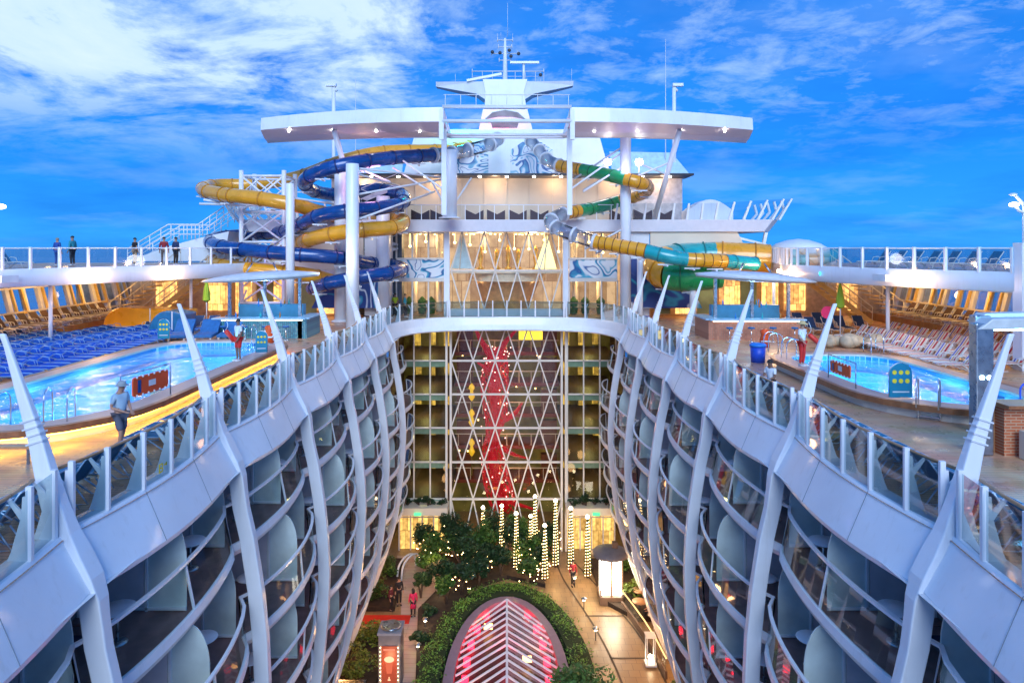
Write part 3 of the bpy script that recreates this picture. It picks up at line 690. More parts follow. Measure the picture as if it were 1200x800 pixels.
for li, z in enumerate(zb[1:]):                        # galleries crossing behind the atrium glass
    MB().box((0,57.6,z-.14),(8.6,2.6,.28)).build('gallery_slab', mat('gallery_red',(.16,.03,.02),.4), FB)
    m = MB(); m.box((0,56.3,z+.95),(8.6,.05,.05))
    for k in range(9): m.box((-4+k,56.3,z+.45),(.04,.04,.9))
    m.build('gallery_rail', MULL, FB)
    m = MB()
    for k in range(16): m.box((-4+rr.random()*8,56.6+rr.random()*2.6,zb[li]-.25-rr.random()*.4),(.09,.09,.09))
    m.each('gallery_lamp', WARMC, FB)
    for s in (-1,1): MB().box((s*3.5,56.9,z+1.0),(1.3,.6,1.9)).build('gallery_panel', mat('brown_wood',(.12,.035,.015),.35), FB)
for z in (2.4,5.2,7.9,10.4,13,15.6):
    light('atrium_light', (0,55,z), (1,.48,.22), 75, .4)
    for s in (-1,1): light('room_light', (s*6.5,55.5,z), (.90,.78,.25), 85, .3)
# red woven tree sculpture behind the glass, gold lantern column beside it
RW = mat('red_weave', (.42,.006,.015), .45, var=.5, scale=5, emit=(1,.0,.02), es=.16)  # red light on the weave put in as a faint glow
t = thing('woven_sculpture', 'tall twisting red woven tree sculpture lit inside the glass atrium', 'sculpture', (-.8,54.2,0))
def woven(axis, rads, n, name, r=.05, tw=1.5):
    m = MB(); k = len(axis)
    for d in (1,-1):
        for j in range(n):
            pts = []
            for i,(p,q) in enumerate(zip(axis,rads)):
                a = 2*PI*j/n + d*tw*2*PI*i/k; pts.append(p+V(q*math.cos(a), q*math.sin(a), 0))
            m.tube(pts, r, 5)
    m.tube(axis, [q*.42 for q in rads], 10)
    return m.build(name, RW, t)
ax = spline([(-.2,54.4,2.2),(-.8,54.2,4.6),(-1.2,54.2,7.2),(-.9,54.2,9.6),(-1.0,54.2,12.2),(-.8,54.2,14.0),(-.7,54.2,15)],5)
woven(ax, [.50+.60*abs(math.sin(i*.19+.9)) for i in range(len(ax))], 10, 'trunk', .045)
for a in ([(-.9,54.2,14),(-.2,54.2,15.4),(.9,54.3,16.6)],[(-.9,54.2,14),(-1.9,54.2,15.4),(-2.6,54.3,16.7)],[(-.9,54.2,9),(.4,54.3,9.6),(1.2,54.4,10.6)],[(-.9,54.2,7.4),(.5,54.2,6.6),(1.8,54.4,6.2)],[(-.6,54.2,3),(1.2,54.0,2.6),(2.5,54,2.2)],[(-.8,54.2,13),(-1.8,54.1,13.6),(-2.3,54,13.9)]):
    p = spline(a,5); woven(p, [max(.06,.42*(1-i/len(p))) for i in range(len(p))], 5, 'branch', .04, .6)
m = MB()
for k in range(90):
    i = rr.randrange(len(ax)); a = rr.random()*2*PI; m.ball(ax[i]+V(1.05*math.cos(a),1.05*math.sin(a)*-1,rr.random()*.4), .05, 5)
m.each('bead', lamp('pink_beads',(1,.45,.4),5), t)
GOLD = mat('gold_lantern', (.85,.55,.03), .3, .2, emit=(1,.58,.03), es=.45)
t = thing('lantern_column', 'stack of golden lanterns hanging left of the red sculpture in the atrium', 'chandelier', (-2.75,53.4,6))
m = MB(); m.tube([(-2.75,53.4,5.2),(-2.75,53.4,12.6)], .05, 6); m.build('rod', GOLDW, t)
for z in (11.9,9.9,7.6):
    MB().lathe((-2.75,53.4,z), [(.04,-.9),(.12,-.8),(.26,-.55),(.16,-.35),(.10,-.1),(.24,.1),(.20,.28),(.04,.5)], 14).build('lantern', GOLD, t)
t = thing('gold_sign_board', 'wide yellow lit board near the top right of the atrium', 'sign', (1.9,54.5,16))
MB().box((1.9,54.5,16.0),(1.9,.1,.7)).build('board', WARMY, t)
m = MB(); m.box((1.9,54.42,16.38),(2.0,.08,.06)); m.box((1.9,54.42,15.62),(2.0,.08,.06)); m.build('frame', MULL, t)

# --- above the pool deck
zt = [24.2,21.25,18.3]
lattice(zt, -4.25, 4.15, 5, 1, FY-.05).build('lattice_frame', MULL, FB)
for z in (21.25,18.3): MB().box((-.05,FY-.07,z),(8.4,.14,.12)).build('transom', MULL, FB)
MB().box((-.05,FY-.05,18.0),(8.7,.2,.5)).build('plinth', WHITE2, FB)
for x in (-4.55,4.45): MB().box((x,FY-.12,21),(.42,.4,6.4)).build('jamb', WHITE, FB)
MB().quad((-4.3,FY,18.2),(4.2,FY,18.2),(4.2,FY,24.2),(-4.3,FY,24.2)).build('lounge_glass', GCLR, FB)
SW = swirl('mural_swirl', (.74,.76,.78), (.01,.10,.30), (.05,.36,.50), .30)
SW2 = swirl('mural_deep', (.01,.045,.22), (.70,.74,.78), (.02,.28,.42), .17)
for s in (-1,1):
    xa, xb = 4.75, 8.4
    m = MB()
    for k in range(4): m.box((s*(xa+(xb-xa)*k/3),FY-.03,23.2),(.12,.16,2.1)); m.box((s*(xa+(xb-xa)*k/3),FY-.03,19.2),(.10,.16,2.6))
    m.box((s*(xa+xb)/2,FY-.05,22.15),(xb-xa,.16,.14)); m.box((s*(xa+xb)/2,FY-.05,20.55),(xb-xa,.26,.28)); m.box((s*(xa+xb)/2,FY-.05,24.15),(xb-xa,.16,.14))
    W = m.build('window_frame', MULL, FB)
    MB().quad((s*xa,FY+.02,22.2),(s*xb,FY+.02,22.2),(s*xb,FY+.02,24.2),(s*xa,FY+.02,24.2)).build('pane', GCLR, W)
    MB().quad((s*xa,FY+.02,17.9),(s*xb,FY+.02,17.9),(s*xb,FY+.02,20.4),(s*xa,FY+.02,20.4)).build('pane', GCLR, W)
    MB().box((s*(xa+xb)/2,FY+.0,21.4),(xb-xa,.12,1.42)).build('mural_panel', SW, FB)
    # outer walls carrying the deck above
    MB().box((s*9.6,51.2,21.1),(1.9,1.2,6.3)).build('wall_pier', WHITE2, FB)
    MB().extr([(s*10.6,50.4,21.0),(s*18.6,50.4,21.0),(s*17.0,50.4,24.2),(s*10.6,50.4,24.2)], (0,.25,0)).build('mural_wall', CREAM if s < 0 else CREAM, FB)
    MB().extr([(s*9.0,49.6,18.6),(s*14.2,49.6,18.6),(s*12.8,49.6,21.2),(s*9.0,49.6,22.3)], (0,.2,0)).build('blue_mural', SW2, FB)
    for k in range(6):
        MB().box((s*(11.5+k*1.6),50.6,19.4),(1.2,.1,2.6)).build('lit_window', interior('bar_glow',(.10,.03,.01),(1,.50,.14),1.7) if k % 2 else GOLDW, FB)
    MB().box((s*16,51,21.2),(12,3,.3)).build('canopy_slab', WHITE2, FB)
# lounge seen through the upper glass
MB().box((0,58.6,21),(22,.3,6.6)).build('lounge_back_wall', interior('lounge_wall_glow',(.34,.17,.07),(.95,.60,.32),.55,.8), FB)  # lounge light on this wall put in as patterned emission
MB().box((0,55.5,21.1),(17,5.6,.2)).build('lounge_floor', CREAM, FB)
m = MB()
for k in range(26): m.box((-8+16*rr.random(),53+4*rr.random(),24.05),(.16,.16,.05))
m.each('downlight', WARMC, FB)
for x in (-7.4,-5.4,5.4,7.4):
    MB().lathe((x,54.6,17.9),[(.28,0),(.24,.2),(.22,6.0),(.34,6.2)],14).build('lounge_column', CREAM, FB)
for k in range(14):
    x = -7.6+1.17*k; z = 23.1+.5*math.sin(k*2.3); m = MB(); m.tube([(x,53.6+.5*(k%3),z),(x,53.6+.5*(k%3),24.1)],.012,4); m.ball((x,53.6+.5*(k%3),z),.10,7); m.build('pendant_lamp', WARMC, FB)
for k,x in enumerate((-7.6,-6.6,-5.9,5.2,6.1,7.3)):
    MB().lathe((x,53.2,17.85),[(.28,0),(.34,.45),(.05,.5),(.28,.55),(.36,1.0),(.05,1.35)],9,False).build('potted_plant', LEAF, FB)
t = thing('balcony_drum', 'cream curved balcony with gold figures inside the upper atrium glass', 'balcony', (0,54.3,20))
arc = [V(3.1*math.cos(a), 55.2-2.4*math.sin(a), 0) for a in [PI*i/16 for i in range(17)]]
MB().loft([[p+V(0,0,20.35) for p in arc],[p*1+V(0,0,21.15) for p in arc]], False, True).build('parapet', mat('cream_lit',(.80,.66,.46),.5), t)
MB().loft([[V(p.x*.55,55.2+(p.y-55.2)*.55,18) for p in arc],[V(p.x*.85,55.2+(p.y-55.2)*.85,20.35) for p in arc],[p+V(0,0,20.35) for p in arc]], False, True).build('drum', mat('drum_gold',(.70,.42,.16),.45,var=.2), t)
GOLD2 = mat('gold_leaf', (.62,.36,.06), .35, .6, var=.35, scale=4, bump=.4, bscale=9)
for x, h in ((-2.1,2.0),(-.8,1.7),(.1,2.0),(.9,1.7),(2.3,1.9)):
    m = MB(); m.lathe((x,54.4,21.25),[(.25,0),(.30,.1),(.10,.3),(.22,h*.5),(.14,h*.7),(.20,h*.82),(.02,h)],10); m.build('gold_figure', GOLD2, t)
for k,(x,c) in enumerate(((-3.55,'pale'),(3.0,'yellow'))):
    t = thing('sail_panel', 'tall %s triangular sail behind the upper atrium glass' % ('pale blue' if k == 0 else 'yellow lit'), 'sail', (x,52.8,21.3), 'sail panels in the atrium')
    mm = mat('sail_blue',(.50,.68,.75),.6) if k == 0 else lamp('sail_glow',(1,.86,.36),1.3)  # yellow light falling on the second sail put in as emission
    MB().extr([(x-.85,52.8,21.35),(x+.85,52.8,21.35),(x+.1,52.8,24.1)],(0,.04,0)).build('cloth', mm, t)
    MB().tube([(x-.1,52.75,21.3),(x+.1,52.75,24.15)],.04,6).build('pole', MULL, t)
for x in (-6.5,-2,2,6.5): light('lounge_light', (x,54.6,23.6), (1,.68,.34), 130, .4); light('lounge_light', (x,54.2,20.2), (1,.64,.28), 90, .4)

# promenade beam with its overhanging wings
WY = 50.2
outer = [(-20.4,WY+1.2),(-19.6,WY),(-8,WY),(8,WY),(19.6,WY),(20.4,WY+1.2),(20.4,59),(-20.4,59)]
m = MB(); lo = [V(x*(.965 if abs(x)>10 else 1),y,24.15) for x,y in outer]; hi = [V(x,y,25.05) for x,y in outer]
m.loft([lo,hi],True,False,True); m.build('promenade_deck', mat('beam_lavender',(.66,.64,.68),.4,var=.04), FB, bevel=.04)
# wall of the deck above with warm downlights and dark booths
MB().box((0,58.4,27.0),(29.6,.4,3.9)).build('upper_wall', CREAM, FB)
m = MB(); [m.box((-13.6+27.2*k/14,58.15,27.1),(.03,.1,3.6)) for k in range(15)]; m.each('wall_joint', MULL, FB)
MB().box((0,57.3,28.98),(30.6,3.0,.16)).build('eave', DARKG, FB)
m = MB()
for k in range(13): m.lathe((-13.5+k*2.25,56.6,28.86),[(.11,-.05),(.11,.04)],8,False)
m.each('downlight', WHITEL, FB)
for x in (-12,-6,-1,4,9,13): light('wall_wash', (x,57.0,28.4), (1,.62,.34), 55, .15)
for k,x in enumerate((-7.2,-5.6,-2.7,-.9,.9,2.7,9.3,11.3,13.0)):
    b = MB(); b.extr([(x-.75,56.6,25.05),(x+.75,56.6,25.05),(x+.75,56.6,26.1),(x+.1,56.6,25.75),(x-.75,56.6,26.15)],(0,.5,0)); b.build('booth_screen', mat('booth_brown',(.06,.02,.02),.4), FB)
# roof storey with the swirling mural and the sloped roofs at either side
MB().extr([(-9,59,29.05),(9,59,29.05),(8.0,59,32.6),(5.6,59,33.2),(-5.6,59,33.2),(-8.0,59,32.6)],(0,6,0)).build('roof_storey', WHITE, FB)
for ma,mb_ in ((.3,4.0),(-4.6,-1.6)): MB().extr([(ma,58.93,29.1),(mb_,58.93,29.1),(mb_,58.93,31.4),((ma+mb_)/2+.8,58.93,32.1),((ma+mb_)/2-.8,58.93,32.1),(ma,58.93,31.4)],(0,.04,0)).build('roof_mural', swirl('mural_roof',(.72,.76,.82),(.01,.10,.34),(.18,.45,.62),.42), FB)
for s in (-1,1):
    MB().extr([(s*9.1,58.9,29.07),(s*15.9,58.9,29.07),(s*15.9,58.9,29.2),(s*14.6,60.5,31.4),(s*9.1,60.5,31.5)],(0,.2,0)).build('sloped_roof', mat('pale_roof',(.45,.66,.80),.4), FB)
    MB().box((s*12.6,58.1,27.0),(4.6,.25,3.7)).build('side_wall', mat('speckled_white',(.70,.68,.68),.5,var=.22,scale=2.2), FB)

# wing-deck glass screens with leaning fins
FING = glass('fin_glass', (.80,.86,.88), .14)
for s, side in ((-1,'left'),(1,'right')):
    t = thing('wing_railing', 'leaning glass screen with white fins on the upper %s promenade wing' % side, 'railing', (s*14,WY,25.05), 'leaning fin screens on the promenade wings')
    xs = [8+1.05*k for k in range(12)]+[20.2]; prev = None
    for k, x in enumerate(xs):
        q = max(0,(x-15)/5); h = 1.2+.35*q; lean = .15+.75*q
        y = WY+.12 if x < 19.7 else WY+.5
        a = V(s*x,y,25.05); b = V(s*(x+lean),y-.1,25.05+h)
        m = MB(); m.beam(a,b,.15,.22,.12,.14,up=(0,1,0)); m.build('fin', WHITE, t)
        if prev: MB().quad(prev[0],a,b,prev[1]).build('glass_panel', FING, t)
        prev = (a,b)
    # fins going back along the side
    for k in range(5):
        a = V(s*20.3,WY+1.3+1.4*k,25.05); m = MB(); m.beam(a,a+V(s*.6,0,.75),.16,.2,up=(0,1,0)); m.beam(a+V(s*.6,0,.75),a+V(s*.4,0,1.5),.15,.18,up=(0,1,0)); m.build('fin', WHITE, t)
t = thing('promenade_railing', 'low white railing across the middle of the promenade beam', 'railing', (0,WY,25.05))
m = MB(); m.tube([(-7.6,WY+.3,26.15),(7.9,WY+.3,26.15)],.035,6); m.build('handrail', WHITE, t)
for k in range(15): MB().box((-7.4+k*1.08,WY+.3,25.6),(.05,.05,1.1)).build('post', WHITE, t)
MB().quad((-7.6,WY+.3,25.1),(7.9,WY+.3,25.1),(7.9,WY+.3,26.1),(-7.6,WY+.3,26.1)).build('glass_panel', GCLR, t)
t = thing('wing_strut_frame', 'white open strut frame under the tip of the right promenade wing', 'frame', (17.5,50.6,21))
m = MB(); m.beam((16.2,50.6,24.1),(18.4,50.6,21.2),.3); m.beam((19.2,50.6,24.1),(18.6,50.6,21.2),.22); m.beam((16.4,50.6,23.9),(19.2,50.6,23.2),.16); m.build('strut', WHITE, t)

# ------------------------------------------------------------------ the great canopy wing
CW = thing('canopy_wing', 'great white curved canopy wing spanning above the superstructure', 'canopy', (0,46,31))
UNDER = mat('canopy_underside', (.66,.58,.66), .4, var=.05)  # lavender light under the wing put into this colour
for s in (-1,1):
    rings = []
    for i in range(11):
        u = i/10; x = 4.1+(17.1-4.1)*u; y = 44.2+3.2*u*u; zt_ = 32.1-.10*u; k = 1-.12*u
        back = y+5.8*k+.3; xb = x+1.4*u*u
        rings.append([V(s*x,y+.12,zt_), V(s*x,y,31.15), V(s*(x*.5+xb*.5),(y+back)/2,31.0), V(s*xb,back,31.12), V(s*xb,back,31.35), V(s*(x+.2),y+.8,zt_+.05)])
    m = MB(); m.loft(rings, True, False, True)
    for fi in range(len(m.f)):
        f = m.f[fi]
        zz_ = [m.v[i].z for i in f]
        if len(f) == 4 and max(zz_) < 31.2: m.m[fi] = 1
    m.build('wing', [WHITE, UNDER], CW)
    MB().tube([r[3]+V(0,0,.03) for r in rings], .09, 6).build('rear_lip', WHITE, CW)
    for x in (6,9,12,15):
        MB().lathe((s*x,47.0,30.98),[(.06,-.04),(.06,.05)],10,False).build('downlight', WHITEL, CW)
    # frame posts at the inner ends
    MB().box((s*4.25,46.3,28.5),(.34,.34,6.6)).build('frame_post', WHITE, CW)
    MB().box((s*4.25,44.35,31.0),(.3,.3,2.0)).build('frame_post', WHITE, CW)
    # raking struts down to the wing deck
    MB().tube([V(s*11.8,46.6,31.0),V(s*10.9,50.5,25.1)],.19,10).build('raking_strut', WHITE, CW)
    m = MB()
    m.tube([V(s*11.5,48.0,29.0),V(s*8.2,48.0,27.6)],.07,6); m.tube([V(s*11.3,48.6,28.2),V(s*9.6,48.6,28.9)],.06,6); m.tube([V(s*8.0,48,29.6),V(s*4.4,46.4,27.0)],.07,6); m.tube([V(s*8.0,48,28.6),V(s*5.2,46.4,26.8)],.07,6)
    m.each('tie_rod', WHITE, CW)
for y,z,r in ((44.3,32.08,.07),(44.3,31.2,.13),(44.3,32.2,.05),(47.0,30.75,.10),(49.9,31.05,.10)):
    MB().tube([(-4.2,y,z),(4.2,y,z)],r,8).build('cross_rail', WHITE, CW)
m = MB()
for k in range(9): m.tube([(-4+k,44.3,32.1),(-4+k,44.3,32.9)],.025,5)
m.tube([(-4.1,44.3,32.9),(4.1,44.3,32.9)],.03,6); m.build('top_guard', WHITE, CW)
light('canopy_pink', (-9,47,28.2), (1,.45,.75), 110, .6); light('canopy_violet', (8,47,28.2), (.45,.35,1), 130, .6)

# ------------------------------------------------------------------ mast with radar wings
MT = thing('radar_mast', 'white radar mast with swept wings and antennas above the canopy', 'mast', (-.2,75,32))
Y0 = 75; K = Y0/800
def mp(px,py,dy=0): return V((px-592)*K-.2,Y0+dy,ZC+(290-py)*K)
MB().extr([mp(568,126),mp(569,108),mp(566,93),mp(618,93),mp(614,108),mp(617,126)],(0,3,0)).build('tower_base', WHITE, MT)
for a,b,c,d in ((510,94,569,112),(673,93,614,112)):
    s = -1 if a < 592 else 1
    rg = [[mp(a,b,.8),mp(a,b,2.2),mp(a,b+5,2.0),mp(a,b+5,1.0)], [mp(592+s*30,95,.2),mp(592+s*30,95,2.8),mp(592+s*34,109,2.6),mp(592+s*34,109,.4)], [mp(592+s*22,95,.1),mp(592+s*22,95,2.9),mp(592+s*22,117,2.8),mp(592+s*22,117,.2)]]
    MB().loft(rg,True,False,True).build('mast_wing', WHITE, MT)
MB().tube([mp(592,108,1),mp(592,60,1),mp(592,42,1)],[.32,.22,.12],8).build('pole', WHITE, MT)
for x0,x1,y in ((583,601,44),(576,607,60),(584,600,52),(553,638,81),(585,599,68)):
    m = MB(); m.tube([mp(x0,y,1),mp(x1,y,1)],.06,5); m.tube([mp(x0,y+2,1),mp(x0,y-3,1)],.05,5); m.tube([mp(x1,y+2,1),mp(x1,y-3,1)],.05,5); m.build('yard', WHITE2, MT)
m = MB()
for x in (553,565,577,604,616,628,638): m.tube([mp(x,81,1),mp(x,94,1)],.035,5)
m.tube([mp(553,87,1),mp(638,87,1)],.03,5); m.build('platform_rail', WHITE2, MT)
m = MB(); m.beam(mp(547,94,.3),mp(588,86,.3),.35,.25); m.tube([mp(569,92,.5),mp(569,97,.5)],.25,8); m.build('radar_bar', WHITE, MT)
m = MB(); m.beam(mp(598,72.5,.3),mp(632,72.5,.3),.22,.25); m.tube([mp(614,73,.5),mp(614,94,.5)],.14,8); m.build('radar_bar', WHITE, MT)
m = MB()
for x,y0,y1 in ((583,42,36),(601,42,36),(595,40,0),(533,96,84),(671,93,78),(634,95,82),(587,41,35)): m.tube([mp(x,y0,1),mp(x,y1,1)],.025,4)
m.each('whip_antenna', WHITE2, MT)
m = MB()
for x,y in ((577,59),(608,61),(586,60),(599,64),(634,86),(606,96),(597,57)): m.ball(mp(x,y,.7),.2,8)
m.each('mast_lamp', DARKG, MT)
t = thing('wheelhouse_dome', 'curved dark window band and white housing below the radar mast', 'deckhouse', (-.2,68,31))
k2 = 68/800
def wp(px,py,dy=0): return V((px-594)*k2,68+dy,ZC+(290-py)*k2)
MB().extr([wp(566,128),wp(618,128),wp(628,168),wp(558,168)],(0,4,0)).build('housing', WHITE, t)
MB().extr([wp(568,140,-.06),wp(577,132,-.06),wp(592,129,-.06),wp(607,132,-.06),wp(616,140,-.06),wp(600,137,-.06),wp(584,137,-.06)],(0,.05,0)).build('window_band', CABIN, t)
MB().extr([wp(575,143,-.06),wp(608,143,-.06),wp(606,150,-.06),wp(577,150,-.06)],(0,.05,0)).build('window', CABIN, t)
light('red_deck_light', (-1,66,33.2), (1,.05,.12), 260, .2); light('teal_deck_light', (-4,58,33.6), (.0,1,.8), 120, .2)
for nm,px,lab in (('a',391,'white lamp post with a small camera head above the left half of the canopy'),('b',790,'white lamp post with a small camera head above the right half of the canopy')):
    x = (px-594)*60/800; t = thing('lamp_post', lab, 'lamp post', (x,60,28))
    MB().tube([(x,60,27),(x,60,ZC+190*.075)],.17,8).build('pole', WHITE, t)
    m = MB(); m.box((x+(-.2 if nm == 'a' else .3),59.9,ZC+190*.075),(.9,.35,.25)); m.tube([(x,60,ZC+187*.075),(x+.3,60,ZC+183*.075)],.12,6); m.build('head', WHITE, t)
t = thing('whip_aerial', 'thin tall whip aerial rising behind the right half of the canopy', 'antenna', (13.9,60,27)); MB().tube([(13.95,60,27),(13.95,60,41.3)],[.05,.02],5).build('rod', WHITE2, t); MB().tube([(13.95,60,26.5),(13.95,60,28)],.1,6).build('base', WHITE2, t)
t = thing('whip_aerial', 'thin short whip aerial rising behind the left half of the canopy', 'antenna', (-13.3,60,27)); MB().tube([(-13.3,60,27),(-13.3,60,38)],[.05,.02],5).build('rod', WHITE2, t); MB().tube([(-13.3,60,26.5),(-13.3,60,28)],.1,6).build('base', WHITE2, t)
for i,px in enumerate((712,749)):
    p = P(px,190,55); t = thing('floodlight', '%s blazing floodlight on the roof behind the round column' % ('left' if i == 0 else 'right'), 'floodlight', p-V(0,0,1), 'floodlights on the right roof')
    MB().tube([p-V(0,0,1.6),p-V(0,-.2,0)],.05,6).build('stand', WHITE2, t)
    MB().lathe(p,[(.02,-.28),(.25,-.22),(.32,0),(.25,.22),(.02,.28)],12).build('lamp', lamp('flood',(1,.93,.85),16), t)
    light('flood_light', p-V(0,.6,0), (1,.9,.8), 15, .3)

# ------------------------------------------------------------------ round columns
def column(px, top, Y, r, label, arms=(), base=DK):
    x = (px-594)*Y/800; zt2 = ZC+(290-top)*Y/800
    t = thing('round_column', label, 'column', (x,Y,base))
    m = MB(); m.lathe((x,Y,0),[(r,base),(r,zt2-.03),(r-.03,zt2)],20); m.build('shaft', WHITE, t)
    m = MB(); m.lathe((x,Y,base),[(r*1.5,0),(r*1.5,.08),(r*1.05,.14)],20); m.build('base_plate', WHITE2, t)
    for a in arms: MB().tube([V(x,Y,0)+V(0,0,a[0]), V(*a[1])], .07, 6).build('arm', WHITE2, t)
column(413,192,42,.40,'thickest white round column, in front of the blue and yellow slides',[(27.9,(-4.3,49,28.0)),(26.2,(-4.6,49,27.9)),(24.6,(-5.2,49,27.0)),(27.6,(-8,51,27.6))])
column(340,215,45,.28,'thin white round column beside the slide tower truss',[(26.3,(-11.5,50,26.0)),(24,(-16,47,23.2))])
column(399,195,48,.42,'white round column just left of the thickest one, behind the blue slide')
column(449,230,50,.50,'wide white column between the slides and the cream building')
column(527,176,48.6,.52,'white column standing on the promenade beam left of centre',[(25.4,(-5.6,50,28)),(25.6,(-2.6,50,28.1))], 25.05)
column(733,162,48,.38,'tall white round column among the green and yellow slide bends',[(30.2,(4.9,50,28.0)),(28.8,(5.6,50,27.2)),(24.4,(5.4,47,22.9)),(23.6,(6.0,46,22.6))])
column(750,298,46.5,.20,'short white post under the green and yellow slide')
column(812,312,45.5,.22,'short white post under the wide yellow slide bowl')

# ------------------------------------------------------------------ lattice stair tower
t = thing('slide_tower', 'white lattice truss tower holding up the yellow and blue slides', 'tower', (-17.6,51,DK))
X0,X1,YA,YB = -19.3,-16.2,49.6,52.2
for x in (X0,X1):
    for y in (YA,YB): MB().tube([(x,y,DK),(x,y,28.6)],.17,8).build('leg', WHITE, t)
lv = [19,21.2,23.4,25.6,28.2]
for z in lv:
    m = MB()
    for a,b in (((X0,YA),(X1,YA)),((X1,YA),(X1,YB)),((X1,YB),(X0,YB)),((X0,YB),(X0,YA))): m.tube([(a[0],a[1],z),(b[0],b[1],z)],.09,6)
    m.build('ring_beam', WHITE, t)
for z0,z1 in zip(lv,lv[1:]):
    m = MB()
    for y in (YA,YB): m.tube([(X0,y,z0),(X1,y,z1)],.08,6); m.tube([(X1,y,z0),(X0,y,z1)],.08,6); m.tube([(X0,y,(z0+z1)/2),((X0+X1)/2,y,z1)],.05,5); m.tube([((X0+X1)/2,y,z1),(X1,y,(z0+z1)/2)],.05,5)
    for x in (X0,X1): m.tube([(x,YA,z0),(x,YB,z1)],.08,6)
    m.build('cross_brace', WHITE, t)
for z in (25.7,21.3):
    m = MB(); m.tube([(X0,YA,z+.3),(-21.6,48.6,z+.7)],.09,6); m.tube([(X1,YA,z+.3),(-21.8,48.4,z+.4)],.09,6); m.build('outrigger', WHITE, t)
light('truss_pink', (-15,47.5,24.6), (1,.3,.8), 90, .3); light('truss_blue', (-17,47,21), (.3,.3,1), 100, .3); light('slide_fill', (-10,40,22), (.9,.9,1), 80, .5)
t = thing('stair_tower', 'dark stairwell tower with switchback stairs behind the blue slide', 'stair tower', (-8.6,52,DK))
MB().box((-9.6,52.6,22.5),(3.2,1.2,9.2)).build('core', mat('stair_core',(.07,.09,.12),.5), t)
for k in range(8):
    m = MB(); z = 18.5+k*1.15; a,b = ((-11,z),(-8.3,z+1.1)) if k%2 else ((-8.3,z),(-11,z+1.1))
    m.beam((a[0],51.7,a[1]),(b[0],51.7,b[1]),.35,.10,up=(0,1,0)); m.beam((a[0],51.5,a[1]+.9),(b[0],51.5,b[1]+.9),.05,.05)
    m.build('flight', WHITE2, t)

# ------------------------------------------------------------------ water slides
def slide(name, label, pts, secs, r=.47, n=7):
    """pts: (px,py,Y); secs: list of (end_control_index, material, kind)"""
    c = [P(*p) for p in pts]; path = spline(c, n); t = thing(name, label, 'water slide', c[0]); i0 = 0
    for end, mm, kind in secs:
        seg = path[i0*n:end*n+1]; m = MB()
        m.tube(seg, r, 14, caps=False)
        if kind == 'ribbed':
            m.mi = 1
            L2 = 0
            for a,b in zip(seg, seg[1:]):
                L2 += (b-a).length
                if L2 > .38: L2 = 0; d = (b-a).normalized(); m.tube([b-d*.03,b+d*.03], r*1.03, 14)
        elif kind == 'clear':
            m.mi = 1; 
            for q in seg[::n]:
                k = path.index(q); d = (path[min(k+1,len(path)-1)]-path[max(k-1,0)]).normalized(); m.tube([q-d*.09,q+d*.09], r*1.18, 16)
        else:
            m.mi = 1; L2 = 1.2
            for a,b in zip(seg, seg[1:]):
                L2 += (b-a).length
                if L2 > 2.0: L2 = 0; d = (b-a).normalized(); m.tube([b-d*.05,b+d*.05], r*1.07, 14, caps=True)
        nm = 'clear_section' if kind == 'clear' else ('ribbed_section' if kind == 'ribbed' else 'tube_section')
        m.build(nm, [mm, {'ribbed':RIBD,'clear':WHITE2}.get(kind, SEAM.get(mm.name, WHITE2))], t)
        i0 = end
    # cradle brackets under the tube
    m = MB()
    for k in range(3, len(path)-2, 9):
        p = path[k]; m.beam(p-V(.5,0,r+.08), p-V(-.5,0,r+.08), .10,.08); m.beam(p-V(0,.5,r+.16), p-V(0,-.5,r+.16), .10,.08)
    m.build('cradle', WHITE2, t)
    return t
RIBD = mat('slide_rib_dark', (.22,.08,.01), .5)
SEAM = {'yellow_fibreglass': mat('seam_yellow',(.55,.22,.01),.4), 'navy_fibreglass': mat('seam_navy',(.004,.018,.12),.4), 'green_fibreglass': mat('seam_green',(.01,.16,.05),.4), 'teal_fibreglass': mat('seam_teal',(.01,.2,.2),.4)}
slide('yellow_slide', 'long yellow tube slide winding round the truss tower on the left',
 [(556,170,60),(518,176,56),(450,178,54),(400,189,53),(350,207,54),(300,216,55),(255,217,54),(238,222,50.5),(262,228,48),(300,232,47),(345,240,47),(380,250,49),(420,256,52),(455,254,52),(472,259,49),(462,266,46.5),(430,269,45),(395,273,45),(362,281,46.5),(340,292,50),(300,300,53),(262,302,53),(248,307,50),(262,312,47.5),(310,317,46.5),(360,322,47),(392,330,49)],
 [(k,YEL,'') for k in (4,8,11,14,18,22,26)], .50)
slide('blue_slide', 'navy blue tube slide coiling down in front of the yellow one',
 [(507,182,50),(460,185,47.5),(410,192,45.5),(378,200,45.5),(357,212,47),(368,224,50),(400,228,52.5),(440,222,53),(470,228,51),(472,237,48.5),(450,243,46),(410,247,44.5),(375,253,45),(352,263,47),(330,272,50),(290,275,53),(258,278,52.5),(246,284,50),(265,290,47),(300,294,46),(345,298,45.5),(400,302,46.5),(430,308,49),(455,310,51),(472,315,49.5),(455,320,46.5),(420,325,45.5),(385,332,46),(366,338,48)],
 [(k,NAVY,'') for k in (4,7,9,13,17,21,24,28)], .48)
slide('clear_slide_left', 'clear tube with white rings joining the blue slide at the top', [(508,182,50),(530,180,51.5),(549,176,53),(575,169,54),(583,163,56)], [(4,GACR,'clear')], .50, 5)
